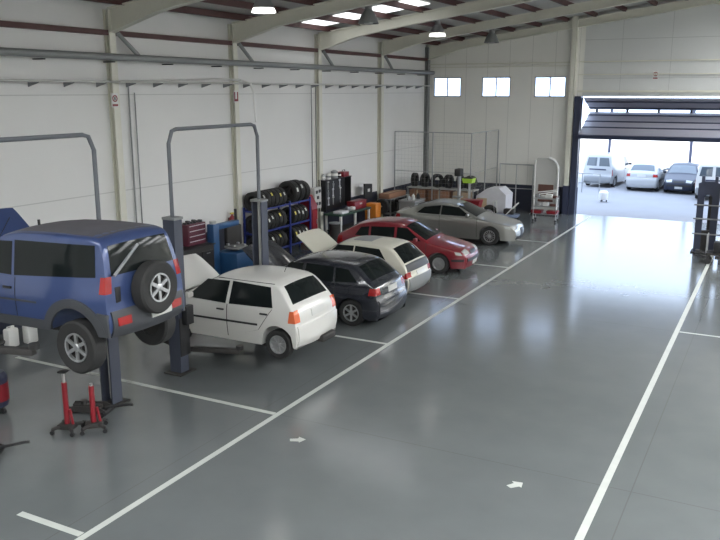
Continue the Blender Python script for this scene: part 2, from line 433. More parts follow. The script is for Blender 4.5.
class Shape:
    def __init__(s, top, half, Wt, Pt, sill, xf, xr, R, arch, edge=.05, crown=(.035, .05)):
        P = [np.array(p, float) for p in top]
        for _ in range(2):
            Q = [P[0]]
            for a, b in zip(P, P[1:]):
                L = np.linalg.norm(b - a); c = min(.25, .10 / max(L, 1e-6))
                Q += [a + (b - a) * c, b - (b - a) * c]
            Q.append(P[-1]); P = Q
        P = np.array(P); d = np.r_[0, np.cumsum(np.linalg.norm(np.diff(P, axis=0), axis=1))]
        s.L = d[-1]; s.d, s.P = d, P
        s.half, s.sill, s.xf, s.xr, s.R, s.arch, s.edge, s.crown = half, sill, xf, xr, R, arch, edge, crown
        s.x1, s.x0 = P[:, 0].max(), P[:, 0].min()
        s.Wf = smooth_table(Wt, s.x0 - .1, s.x1 + .1, .07); s.Pf = smooth_table(Pt, 0, 2.6, .05)
    def y(s, x, z): return s.half * s.Wf(x) * s.Pf(z)
    def out(s, a):
        return np.array([np.interp(a, s.d, s.P[:, 0]), np.interp(a, s.d, s.P[:, 1])])
    def near(s, p):
        a = np.linspace(0, s.L, 900); q = np.stack([np.interp(a, s.d, s.P[:, 0]), np.interp(a, s.d, s.P[:, 1])], 1)
        return float(a[np.argmin(((q - np.array(p)) ** 2).sum(1))])
    def nrm(s, a):
        t = s.out(min(s.L, a + .03)) - s.out(max(0, a - .03)); t /= np.linalg.norm(t) + 1e-9
        return np.array([t[1], -t[0]]) if True else None
    def strip(s, a, k, off=0):
        p = s.out(a); n_ = s.nrm(a); hw = s.y(*p) - s.edge
        cr = s.crown[0] * abs(n_[1]) + s.crown[1] * abs(n_[0])
        q = p + n_ * (cr * (1 - abs(k) ** 2.3) + off)
        return Vector((q[0], k * hw, q[1]))
    def side(s, x, z, sg, off=0): return Vector((x, sg * (s.y(x, z) + off), z))
    def zlow(s, x):
        z = s.sill
        for xw in (s.xf, s.xr):
            if abs(x - xw) < s.arch: z = max(z, s.R + math.sqrt(s.arch ** 2 - (x - xw) ** 2))
        return z
    def body(s, name, m, parent):
        b = B(); n = int(s.L / .04); A = np.linspace(0, s.L, n + 1)
        pts = [s.out(a) for a in A]; m_ = .03
        xb = [min(max(p[0], s.x0 + m_), s.x1 - m_) for p in pts]
        nt = 14; ribs = {1: [], -1: []}
        for i, p in enumerate(pts):
            zt = p[1]; zl = min(s.zlow(xb[i]), zt) if .05 < i / n < .95 else min(s.sill, zt)
            ln = math.hypot(p[0] - xb[i], zt - zl)
            col = []
            for j in range(nt + 1):
                t = j / nt; t = 1 - (1 - t) ** 1.6
                x, z = xb[i] + (p[0] - xb[i]) * t, zl + (zt - zl) * t
                dd = (1 - t) * ln; y = s.y(x, z)
                if dd < s.edge: y -= s.edge - math.sqrt(max(0, s.edge ** 2 - (s.edge - dd) ** 2))
                col.append((x, y, z))
            for sg in (1, -1): ribs[sg].append([b.bm.verts.new((x, sg * y, z)) for x, y, z in col])
        F = b.bm.faces.new
        for sg in (1, -1):
            r = ribs[sg]
            for i in range(n):
                for j in range(nt):
                    F((r[i][j], r[i + 1][j], r[i + 1][j + 1], r[i][j + 1]))
        ns = 10; rows = []
        for i, a in enumerate(A):
            row = [ribs[-1][i][-1]] + [b.bm.verts.new(s.strip(a, -1 + 2 * k / ns)) for k in range(1, ns)] + [ribs[1][i][-1]]
            rows.append(row)
        for i in range(n):
            for k in range(ns): F((rows[i][k], rows[i + 1][k], rows[i + 1][k + 1], rows[i][k + 1]))
            F((ribs[1][i][0], ribs[1][i + 1][0], ribs[-1][i + 1][0], ribs[-1][i][0]))
        bmesh.ops.remove_doubles(b.bm, verts=b.bm.verts, dist=.0004)
        return b.build(name, m, parent, smooth=38)
    # --- panels lying on the skin
    def _panel(s, b, fn, nu, nv, off):
        V = b.grid(lambda u, v: fn(u, v, off), nu, nv)
        E = [V[i][0] for i in range(nu + 1)] + [V[nu][j] for j in range(1, nv + 1)] + [V[i][nv] for i in range(nu - 1, -1, -1)] + [V[0][j] for j in range(nv - 1, 0, -1)]
        UV = [(i / nu, 0) for i in range(nu + 1)] + [(1, j / nv) for j in range(1, nv + 1)] + [(i / nu, 1) for i in range(nu - 1, -1, -1)] + [(0, j / nv) for j in range(nv - 1, 0, -1)]
        I = [b.bm.verts.new(fn(u, v, -.012)) for u, v in UV]
        k = len(E); fs = [b.bm.faces.new((E[i], E[(i + 1) % k], I[(i + 1) % k], I[i])) for i in range(k)]; b._mi(fs)
    def sp(s, b, poly, sg, off=.004, nu=10, nv=6):
        """side panel; poly = 4 corners (x,z)"""
        a, c, d, e = [np.array(p, float) for p in poly]
        def fn(u, v, o):
            p = (a * (1 - u) + c * u) * (1 - v) + (e * (1 - u) + d * u) * v
            return s.side(p[0], p[1], sg, o)
        s._panel(b, fn, nu, nv, off); return b
    def tp(s, b, A, C, ka, kc, off=.004, nu=10, nv=8):
        """panel across the outline from point A to point C; ka, kc = crosswise ranges at A and at C"""
        a0, a1 = s.near(A), s.near(C)
        def fn(u, v, o):
            a = a0 + (a1 - a0) * u; lo = ka[0] + (kc[0] - ka[0]) * u; hi = ka[1] + (kc[1] - ka[1]) * u
            return s.strip(a, lo + (hi - lo) * v, o)
        s._panel(b, fn, nu, nv, off); return b
    def archring(s, b, xw, r0, r1, sg, off=.02, a0=-.25, a1=PI + .25):
        def fn(u, v, o):
            a = a0 + (a1 - a0) * u; r = r0 + (r1 - r0) * v
            x, z = xw + r * math.cos(a), max(s.sill, s.R + r * math.sin(a)); return s.side(x, z, sg, o)
        s._panel(b, fn, 24, 2, off); return b


def wheel(parent, c, R, w, style, outer, name='wheel'):
    """tyre mesh with a hubcap child; outer = +1/-1 along local y"""
    h = w / 2; ri = R * (.54 if R > .37 else .62)
    b = B(); b.lathe([(ri, -h * .8), (R * .80, -h), (R * .93, -h * .97), (R, -h * .72), (R, h * .72), (R * .93, h * .97), (R * .80, h), (ri, h * .8)], (0, 0, 0), 'Y', 32, True)
    t = b.build(name, m_rubber, parent, smooth=40, loc=c)
    b = B(); o = outer
    b.lathe([(ri * 1.01, -h * .6 * o), (ri * 1.01, h * .86 * o), (ri * .93, h * .86 * o), (ri * .88, h * .35 * o), (.02, h * .35 * o)], (0, 0, 0), 'Y', 32)
    rim = b.build('rim', m_dark if style != 'cap' else m_alloy, t, smooth=40)
    b = B(); k = {'cap': 9, 'six': 6, 'five': 5, 'many': 14}[style]
    b.lathe([(ri * .30, h * .4 * o), (ri * .30, h * .80 * o), (ri * .20, h * .92 * o), (.004, h * .92 * o)], (0, 0, 0), 'Y', 20)
    b.lathe([(ri * 1.02, h * .55 * o), (ri * 1.02, h * .93 * o), (ri * .90, h * .90 * o), (ri * .90, h * .55 * o)], (0, 0, 0), 'Y', 32, True)
    wd = {'cap': .16, 'six': .24, 'five': .30, 'many': .075}[style] * ri
    for i in range(k):
        a = 2 * PI * i / k
        b.box((0, h * .72 * o, ri * .60), (wd, h * .22, ri * .66), None)
        vs = b.bm.verts[-8:] if False else None
        b.bm.verts.ensure_lookup_table(); vs = [b.bm.verts[-1 - q] for q in range(8)]
        bmesh.ops.rotate(b.bm, cent=(0, 0, 0), matrix=Matrix.Rotation(a, 3, 'Y'), verts=vs)
    b.build('hubcap', m_alloy, t, smooth=35)
    return t


def mirror(sh, root, x, z, sg, m):
    y = sh.y(x, z)
    B().box((x - .02, sg * (y + .10), z + .04), (.10, .17, .11), None, .03).cyl((x, sg * (y - .02), z), (x - .01, sg * (y + .06), z + .02), .02).build('door_mirror', m, root)


def build_car(name, label, loc, rz, sp, paint, group=None, cat='car'):
    root = thing(name, label, cat, loc, rz, group)
    sh = Shape(sp['top'], sp['half'], sp['W'], sp['P'], sp['sill'], sp['xf'], sp['xr'], sp['R'], sp['arch'], sp.get('edge', .035), sp.get('crown', (.035, .05)))
    body = sh.body('body', paint, root)
    G = sp.get('glass', m_glass)
    A, C, ka, kc = sp['windscreen']; sh.tp(B(), A, C, ka, kc, .005).build('windscreen', G, root)
    A, C, ka, kc = sp['rear_window']; rw = sh.tp(B(), A, C, ka, kc, .005).build('rear_window', G, root)
    for poly in sp['windows']:
        for sg in (1, -1): sh.sp(B(), poly, sg, .004).build('side_window', G, root)
    for poly, hp in sp['doors']:
        for sg in (1, -1):
            ex = [(poly[0][0] + .012, poly[0][1]), (poly[1][0] - .012, poly[1][1]), (poly[2][0] - .012, poly[2][1] + .0), (poly[3][0] + .012, poly[3][1])]
            sh.sp(B(), ex, sg, .0015, 12, 8).build('door_gap', m_black, body)
            d = sh.sp(B(), poly, sg, .004, 12, 8).build('door', paint, root)
            if hp:
                y = sh.y(*hp); B().box((hp[0], sg * (y + .015), hp[1]), (.17, .03, .035), None, .01).build('door_handle', sp.get('handle', m_black), d)
    for nm, mt, items in sp['extras']:
        def add(b, it, sg):
            off = it[-1] if isinstance(it[-1], float) and it[0] != 'a' else .008
            if it[0] == 's': sh.sp(b, it[1], sg, off, 10, 5)
            elif it[0] == 'a': sh.archring(b, it[1], it[2], it[3], sg, it[4])
            elif it[0] == 't': sh.tp(b, it[1], it[2], it[3], it[4], off)
        mid = any(it[0] == 't' and it[3][0] < 0 < it[3][1] for it in items)
        if mid:
            b = B()
            for it in items:
                for sg in ((1, -1) if it[0] == 's' else (1,)): add(b, it, sg)
            b.build(nm, mt, root)
        else:
            for sg in (1, -1):
                if any(it[0] == 'a' for it in items):
                    for it in items: b = B(); add(b, it, sg); b.build(nm, mt, root)
                else:
                    b = B()
                    for it in items:
                        if it[0] == 's' or (it[3][0] + it[3][1]) * sg > 0: add(b, it, sg)
                    b.build(nm, mt, root)
    if 'mirror' in sp:
        for sg in (1, -1): mirror(sh, root, *sp['mirror'], sg, sp.get('mirror_m', paint))
    for xw in (sp['xf'], sp['xr']):
        for sg in (1, -1):
            wheel(root, (xw, sg * (sh.y(xw, sp['R'] + .1) - sp['ww'] / 2 - sp.get('inset', .02)), sp['R'] - sp.get('droop', 0)), sp['R'], sp['ww'], sp['style'], sg)
    # underside: dark floor pan, axle line and exhaust
    b = B(); L = sp['xf'] - sp['xr']
    b.box(((sp['xf'] + sp['xr']) / 2, 0, sp['sill'] - .03), (L - 2 * sp['arch'], sp['half'] * 1.5, .08))
    b.cyl((sp['xr'], -sp['half'] + .2, sp['R']), (sp['xr'], sp['half'] - .2, sp['R']), .05); b.cyl((sp['xf'], -sp['half'] + .2, sp['R']), (sp['xf'], sp['half'] - .2, sp['R']), .04)
    b.box((sp['xr'] - .38, sp['half'] * -.3, sp['sill'] + .02), (.35, .5, .14), None, .04)
    b.build('underbody', m_dark, root)
    if 'hood' in sp:
        (A, C, ka, kc), ang, mt = sp['hood']
        sh.tp(B(), A, C, ka, kc, .006).build('engine_bay', m_dark, root)
        a0, a1 = sh.near(A), sh.near(C); hinge = sh.strip(a1, 0, .02); hinge.y = 0
        b = B()
        def fn(u, v, o):
            p = sh.strip(a0 + (a1 - a0) * u, (ka[0] + (kc[0] - ka[0]) * u) * (1 - 2 * v), .02 + o); return Matrix.Rotation(-ang, 3, 'Y') @ (p - hinge) + hinge
        sh._panel(b, fn, 12, 12, .015); b.build('bonnet', mt, root)
        b = B(); mid = fn(.35, .15, -.02); lo = sh.strip(a0 + (a1 - a0) * .5, .8, 0); b.cyl(lo, mid, .008, n=6); b.build('bonnet_stay', m_black, root)
    return root, sh


PH = lambda belt, zr, f: [(0, .93), (.25, .955), (.5, .995), (.68, 1.0), (belt - .12, .985), (belt, .955), (zr, f), (2.6, f - .1)]

# ---- white five-door hatchback
polo = dict(
    top=[(1.86, .20), (1.93, .34), (1.93, .50), (1.88, .66), (1.78, .74), (1.02, .92), (.90, .96), (.16, 1.36), (-.25, 1.42), (-.80, 1.415), (-1.30, 1.37), (-1.62, .97), (-1.70, .84), (-1.73, .64), (-1.755, .60), (-1.765, .38), (-1.70, .22)],
    half=.83, W=[(-1.9, .86), (-1.72, .92), (-1.4, .975), (-.8, 1), (.8, 1), (1.3, .975), (1.65, .92), (1.85, .82), (1.95, .70)],
    P=PH(.95, 1.42, .74), sill=.20, xf=1.08, xr=-1.33, droop=.04, edge=.035, R=.285, arch=.335, ww=.18, style='cap',
    windscreen=((.84, 1.0), (.22, 1.33), (-.93, .93), (-.92, .92)), rear_window=((-1.34, 1.32), (-1.58, 1.01), (-.86, .86), (-.90, .90)),
    windows=[[(.78, .94), (-.17, .92), (-.19, 1.335), (.34, 1.32)], [(-.25, .92), (-1.24, .95), (-1.13, 1.31), (-.26, 1.34)]],
    doors=[([(.86, .28), (-.20, .28), (-.20, .91), (.86, .91)], (-.06, .80)), ([(-.22, .28), (-.93, .50), (-1.22, .92), (-.22, .91)], (-1.06, .82))],
    extras=[('roof_gutter', m_black, [('s', [(.1, 1.375), (-1.2, 1.375), (-1.2, 1.365), (.1, 1.365)], .004)]),
            ('side_trim', m_black, [('s', [(.84, .56), (-.92, .58), (-.92, .62), (.84, .60)], .012)]),
            ('tail_light', m_orglamp, [('s', [(-1.58, .70), (-1.725, .70), (-1.68, .92), (-1.60, .92)], .008), ('t', (-1.66, .92), (-1.73, .70), (.84, 1.05), (.84, 1.05), .004), ('t', (-1.66, .92), (-1.73, .70), (-1.05, -.84), (-1.05, -.84), .004)]),
            ('rear_bumper', p_white, [('t', (-1.74, .63), (-1.74, .24), (-1, 1), (-1, 1), .02), ('s', [(-1.665, .22), (-1.73, .24), (-1.745, .62), (-1.62, .62)], .02)]),
            ('number_plate', m_plate, [('t', (-1.69, .85), (-1.72, .73), (-.32, .32), (-.32, .32), .012)]),
            ('headlight', m_headlamp, [('t', (1.90, .60), (1.80, .73), (.5, .97), (.5, .97), .006), ('t', (1.90, .60), (1.80, .73), (-.97, -.5), (-.97, -.5), .006)]),
            ('front_bumper', p_white, [('t', (1.88, .23), (1.92, .54), (-1, 1), (-1, 1), .02)])],
    mirror=(.66, .97), mirror_m=p_white,
    hood=(((1.78, .745), (1.0, .925), (-.9, .9), (-.93, .93)), math.radians(52), p_white))
r, _ = build_car('hatchback_car', 'white five-door hatchback with open bonnet raised slightly on the second lift', (-9.40, 12.76, .34), PI, polo, p_white)
B().tube([(-.95, -.1, 1.44), (-1.02, -.1, 1.60)], .006).build('aerial', m_black, r)

# ---- black hatchback
golf = dict(
    top=[(2.00, .20), (2.08, .34), (2.08, .52), (2.02, .66), (1.90, .76), (1.05, .95), (.95, .98), (.20, 1.38), (-.15, 1.44), (-.75, 1.435), (-1.32, 1.38), (-1.78, 1.02), (-1.90, .92), (-1.93, .68), (-1.98, .62), (-1.99, .38), (-1.92, .22)],
    half=.87, W=[(-2.05, .84), (-1.85, .91), (-1.5, .97), (-.8, 1), (.8, 1), (1.3, .975), (1.75, .91), (2.0, .80), (2.1, .70)],
    P=PH(.97, 1.44, .73), sill=.19, xf=1.21, xr=-1.30, edge=.035, R=.315, arch=.36, ww=.195, style='six',
    windscreen=((.88, 1.02), (.27, 1.345), (-.93, .93), (-.92, .92)), rear_window=((-1.37, 1.35), (-1.74, 1.06), (-.84, .84), (-.88, .88)),
    windows=[[(.80, .99), (.02, .985), (.0, 1.33), (.33, 1.32)], [(-.05, .985), (-.84, 1.0), (-.80, 1.32), (-.07, 1.335)], [(-.90, 1.005), (-1.45, 1.04), (-1.18, 1.29), (-.86, 1.31)]],
    doors=[([(.88, .27), (.0, .27), (.0, .96), (.88, .96)], (.12, .86)), ([(-.02, .27), (-.82, .48), (-.90, .97), (-.02, .96)], (-.80, .87))],
    extras=[('tail_light', m_redlamp, [('s', [(-1.74, .77), (-1.92, .77), (-1.90, .93), (-1.77, .93)], .008), ('t', (-1.89, .93), (-1.93, .77), (.80, 1.05), (.80, 1.05), .004), ('t', (-1.89, .93), (-1.93, .77), (-1.05, -.80), (-1.05, -.80), .004)]),
            ('rear_bumper', p_black, [('t', (-1.95, .65), (-1.93, .24), (-1, 1), (-1, 1), .02), ('s', [(-1.62, .22), (-1.95, .24), (-1.96, .64), (-1.58, .64)], .02)]),
            ('number_plate', m_plate, [('t', (-1.91, .88), (-1.93, .76), (-.30, .30), (-.30, .30), .012)]),
            ('side_trim', m_clad, [('s', [(.86, .56), (-.80, .56), (-.80, .60), (.86, .60)], .012)]),
            ('headlight', m_headlamp, [('t', (2.04, .60), (1.92, .74), (.5, .97), (.5, .97), .006), ('t', (2.04, .60), (1.92, .74), (-.97, -.5), (-.97, -.5), .006)]),
            ('front_bumper', p_black, [('t', (2.02, .23), (2.07, .55), (-1, 1), (-1, 1), .02)])],
    mirror=(.70, .99), mirror_m=p_black,
    hood=(((1.90, .765), (1.04, .955), (-.9, .9), (-.93, .93)), math.radians(48), p_black))
build_car('hatchback_car', 'black hatchback with raised bonnet parked beside the white five-door hatchback', (-9.66, 16.22, 0), PI, golf, p_black)

# ---- small cream-white three-door
small = dict(
    top=[(1.72, .22), (1.78, .36), (1.77, .54), (1.70, .72), (.95, .92), (.85, .95), (.25, 1.32), (-.05, 1.37), (-.75, 1.365), (-1.22, 1.32), (-1.66, .92), (-1.72, .80), (-1.76, .60), (-1.80, .56), (-1.80, .36), (-1.72, .24)],
    half=.80, W=[(-1.9, .88), (-1.7, .94), (-1.3, .985), (-.6, 1), (.8, 1), (1.2, .975), (1.6, .92), (1.8, .82)],
    P=PH(.92, 1.37, .76), sill=.21, xf=1.15, xr=-1.20, R=.275, arch=.315, ww=.165, style='cap', edge=.04,
    windscreen=((.78, .99), (.30, 1.285), (-.93, .93), (-.92, .92)), rear_window=((-1.26, 1.30), (-1.64, .96), (-.88, .88), (-.93, .93)),
    windows=[[(.70, .92), (-.16, .90), (-.18, 1.295), (.30, 1.285)], [(-.20, .90), (-1.20, .93), (-.92, 1.27), (-.22, 1.295)]],
    doors=[([(.80, .28), (-.16, .28), (-.16, .90), (.80, .90)], (-.02, .80))],
    extras=[('sunroof', m_midgrey, [('t', (-.02, 1.37), (-.55, 1.37), (-.62, .62), (-.62, .62), .008)]),
            ('tailgate_band', m_black, [('t', (-1.66, .92), (-1.73, .74), (-.96, .96), (-.96, .96), .006)]),
            ('tail_light', m_redlamp, [('s', [(-1.68, .58), (-1.77, .58), (-1.74, .72), (-1.70, .72)], .008), ('t', (-1.72, .73), (-1.76, .59), (.78, 1.05), (.78, 1.05), .009), ('t', (-1.72, .73), (-1.76, .59), (-1.05, -.78), (-1.05, -.78), .009)]),
            ('rear_bumper', m_greypipe, [('t', (-1.78, .57), (-1.73, .25), (-1, 1), (-1, 1), .025), ('s', [(-1.53, .22), (-1.76, .24), (-1.78, .54), (-1.50, .54)], .025)]),
            ('number_plate', m_plate, [('t', (-1.73, .71), (-1.75, .61), (-.34, .34), (-.34, .34), .014)]),
            ('front_bumper', m_clad, [('t', (1.74, .24), (1.77, .52), (-1, 1), (-1, 1), .02)])],
    mirror=(.62, .94), mirror_m=m_black,
    hood=(((1.68, .725), (.94, .925), (-.92, .92), (-.94, .94)), math.radians(52), p_cream))
build_car('hatchback_car', 'small cream-white three-door hatchback with sunroof and raised bonnet between black and red cars', (-9.90, 18.75, 0), PI, small, p_cream)

# ---- red five-door, nose out
redc = dict(
    top=[(1.98, .20), (2.06, .34), (2.07, .50), (2.00, .62), (1.88, .70), (1.05, .88), (.92, .91), (.12, 1.34), (-.25, 1.40), (-.85, 1.385), (-1.40, 1.28), (-1.88, 1.00), (-2.02, .96), (-2.06, .70), (-2.10, .62), (-2.10, .36), (-2.02, .22)],
    half=.85, W=[(-2.2, .84), (-1.95, .90), (-1.5, .97), (-.8, 1), (.8, 1), (1.3, .975), (1.75, .91), (2.0, .80), (2.1, .68)],
    P=PH(.92, 1.40, .73), sill=.19, xf=1.27, xr=-1.27, R=.30, arch=.345, ww=.185, style='cap', handle=p_redc,
    windscreen=((.85, .95), (.18, 1.31), (-.93, .93), (-.92, .92)), rear_window=((-1.42, 1.26), (-1.83, 1.03), (-.86, .86), (-.88, .88)),
    windows=[[(.72, .93), (-.06, .93), (-.08, 1.28), (.24, 1.27)], [(-.14, .93), (-.90, .94), (-.92, 1.25), (-.16, 1.28)], [(-.97, .94), (-1.42, .97), (-1.26, 1.21), (-.99, 1.245)]],
    doors=[([(.88, .27), (-.10, .27), (-.10, .91), (.88, .91)], (.02, .80)), ([(-.12, .27), (-.84, .48), (-.98, .92), (-.12, .91)], (-.88, .81))],
    extras=[('headlight', m_headlamp, [('t', (2.03, .58), (1.90, .685), (.55, .985), (.50, .96), .008), ('t', (2.03, .58), (1.90, .685), (-.985, -.55), (-.96, -.50), .008), ('s', [(1.96, .58), (1.78, .60), (1.74, .69), (1.90, .67)], .006)]),
            ('front_bumper', p_redc, [('t', (2.00, .22), (2.07, .52), (-1, 1), (-1, 1), .02), ('s', [(2.0, .22), (1.64, .22), (1.64, .48), (2.02, .52)], .02)]),
            ('bumper_strip', m_black, [('t', (2.06, .40), (2.07, .47), (-1, 1), (-1, 1), .03), ('s', [(2.0, .40), (1.66, .40), (1.66, .46), (2.02, .47)], .03)]),
            ('grille', m_black, [('t', (2.05, .55), (1.99, .63), (-.42, .42), (-.38, .38), .010)]),
            ('number_plate', m_plate, [('t', (2.06, .30), (2.07, .40), (-.32, .32), (-.32, .32), .04)]),
            ('side_trim', m_black, [('s', [(.86, .52), (-.80, .52), (-.80, .56), (.86, .56)], .012)]),
            ('tail_light', m_redlamp, [('s', [(-1.85, .72), (-2.03, .72), (-2.0, .92), (-1.86, .92)], .008)]),
            ('rear_bumper', p_redc, [('t', (-2.08, .65), (-2.03, .24), (-1, 1), (-1, 1), .02)])],
    mirror=(.60, .94), mirror_m=p_redc)
build_car('hatchback_car', 'dark red five-door car parked nose out with headlights towards the aisle', (-9.95, 22.02, 0), 0.06, redc, p_redc)

# ---- silver coupe, nose out
coupe = dict(
    top=[(2.10, .20), (2.20, .34), (2.20, .50), (2.12, .62), (1.96, .72), (1.05, .90), (.88, .93), (.05, 1.30), (-.40, 1.38), (-.85, 1.365), (-1.45, 1.20), (-1.95, 1.00), (-2.22, .96), (-2.26, .78), (-2.28, .60), (-2.26, .36), (-2.18, .22)],
    half=.885, W=[(-2.3, .80), (-2.0, .89), (-1.5, .97), (-.8, 1), (.8, 1), (1.4, .975), (1.85, .90), (2.1, .78), (2.25, .62)],
    P=PH(.94, 1.38, .70), sill=.19, xf=1.32, xr=-1.28, R=.325, arch=.365, ww=.21, style='many', handle=p_silver,
    windscreen=((.82, .96), (.11, 1.27), (-.93, .93), (-.91, .91)), rear_window=((-1.0, 1.33), (-1.78, 1.08), (-.86, .86), (-.86, .86)),
    windows=[[(.64, .955), (-.46, .955), (-.46, 1.285), (.16, 1.25)], [(-.51, .955), (-1.38, .99), (-1.12, 1.20), (-.51, 1.285)]],
    doors=[([(.86, .27), (-.48, .27), (-.50, .935), (.86, .93)], (-.36, .82))],
    extras=[('headlight', m_headlamp, [('t', (2.15, .58), (1.99, .70), (.58, .985), (.56, .96), .008), ('t', (2.15, .58), (1.99, .70), (-.985, -.58), (-.96, -.56), .008), ('s', [(2.06, .58), (1.86, .62), (1.82, .70), (1.98, .68)], .006)]),
            ('grille', m_black, [('t', (2.18, .30), (2.17, .56), (-.16, .16), (-.26, .26), .012)]),
            ('lower_intake', m_black, [('t', (2.12, .22), (2.19, .34), (-.85, .85), (-.85, .85), .008)]),
            ('tail_light', m_redlamp, [('s', [(-2.02, .74), (-2.23, .74), (-2.20, .90), (-2.06, .90)], .008)]),
            ('window_trim', m_alloy, [('s', [(.70, .945), (-1.42, .965), (-1.42, .98), (.70, .96)], .006)])],
    mirror=(.56, .97), mirror_m=p_silver)
build_car('coupe_car', 'silver-grey coupe parked nose out at the far end of the row', (-10.12, 26.98, 0), 0.05, coupe, p_silver)

# ---- blue off-roader on the lift
suv = dict(
    top=[(1.90, .42), (1.99, .52), (1.99, .76), (1.90, .80), (1.88, 1.02), (1.76, 1.09), (.78, 1.18), (.66, 1.22), (.18, 1.72), (-.12, 1.81), (-.90, 1.83), (-1.72, 1.81), (-1.88, 1.74), (-1.98, 1.22), (-1.99, .82), (-2.01, .78), (-2.03, .58), (-1.95, .44)],
    half=.875, W=[(-2.1, .90), (-1.9, .94), (-1.5, .985), (-.8, 1), (1.3, 1), (1.75, .95), (1.95, .88), (2.0, .84)],
    P=[(0, .93), (.45, .95), (.7, .97), (.95, .975), (1.08, .95), (1.18, .925), (1.72, .80), (1.85, .765), (2.6, .7)], sill=.47, xf=1.06, xr=-1.39, droop=.13, R=.385, arch=.45, ww=.25, style='six', inset=-.03, edge=.05, crown=(.03, .04),
    windscreen=((.62, 1.27), (.22, 1.68), (-.93, .93), (-.92, .92)), rear_window=((-1.895, 1.70), (-1.97, 1.29), (-.93, .93), (-.93, .93)),
    windows=[[(.52, 1.22), (-.18, 1.20), (-.16, 1.68), (.20, 1.67)], [(-.24, 1.20), (-1.80, 1.28), (-1.76, 1.71), (-.21, 1.70)]],
    doors=[([(.72, .56), (-.26, .56), (-.26, 1.17), (.72, 1.17)], (-.12, 1.02))],
    extras=[('roof_skin', m_dustroof, [('t', (.10, 1.745), (-1.74, 1.795), (-.93, .93), (-.95, .95), .003)]),
            ('body_crease', m_clad, [('s', [(1.65, .83), (-.70, .83), (-.70, .86), (1.65, .86)], .005)]),
            ('wheel_arch_cladding', m_clad, [('a', -1.39, .45, .58, .035), ('a', 1.06, .45, .58, .035)]),
            ('sill_cladding', m_clad, [('s', [(.52, .46), (-.84, .46), (-.84, .60), (.52, .60)], .02)]),
            ('tail_light', m_redlamp, [('s', [(-1.88, 1.06), (-1.985, 1.06), (-1.97, 1.29), (-1.89, 1.29)], .008), ('t', (-1.965, 1.29), (-1.985, 1.06), (.93, 1.05), (.93, 1.05), .004), ('t', (-1.965, 1.29), (-1.985, 1.06), (-1.05, -.93), (-1.05, -.93), .004)]),
            ('rear_bumper', m_clad, [('t', (-1.99, .80), (-1.96, .45), (-1, 1), (-1, 1), .025), ('s', [(-1.84, .46), (-2.0, .46), (-2.01, .78), (-1.84, .80)], .03)]),
            ('bumper_light', m_redlamp, [('t', (-2.01, .71), (-2.03, .60), (.58, .90), (.58, .90), .035), ('t', (-2.01, .71), (-2.03, .60), (-.90, -.58), (-.90, -.58), .035)]),
            ('number_plate', m_plate, [('t', (-2.01, .73), (-2.03, .58), (-.56, .04), (-.56, .04), .04)]),
            ('front_bumper', m_clad, [('t', (1.93, .44), (1.98, .78), (-1, 1), (-1, 1), .03)]),
            ('headlight', m_headlamp, [('t', (1.895, .85), (1.885, 1.0), (.5, .95), (.5, .95), .006), ('t', (1.895, .85), (1.885, 1.0), (-.95, -.5), (-.95, -.5), .006)])],
    mirror=(.46, 1.24), mirror_m=m_black,
    hood=(((1.76, 1.09), (.78, 1.18), (-.94, .94), (-.95, .95)), math.radians(50), p_blue))
suvr, sh = build_car('off_road_car', 'blue three-door off-roader high on the nearest lift with spare wheel on its back', (-9.91, 8.46, 1.44), PI, suv, p_blue)
suvr.rotation_euler = (0, .022, PI)
# spare wheel on the tailgate
b = B()
sw = bpy.data.objects.new('spare_wheel', None)
t = wheel(suvr, (-2.14, -.02, 1.02), .38, .235, 'six', -1, 'spare_wheel'); t.rotation_euler = (0, 0, -PI / 2)
bpy.data.objects.remove(sw)
B().cyl((-1.94, -.02, 1.02), (-2.10, -.02, 1.02), .12).build('spare_wheel_carrier', m_black, suvr)
B().box((-1.995, .56, 1.02), (.03, .10, .22), None, .01).build('tailgate_handle', m_black, suvr)
B().tube([(-2.02, .62, 1.30), (-1.95, .06, 1.64)], .022).build('glass_reflection_bar', m_midgrey, suvr)  # grey bar stands in for a diagonal light reflection on the rear glass
B().tube([(.30, .55, 1.70), (-.02, .60, 2.0)], .006).build('aerial', m_black, suvr)
B().tube([(-.15, .2, 1.84), (-.15, .2, 1.92)], .02).build('roof_aerial_stub', m_black, suvr)

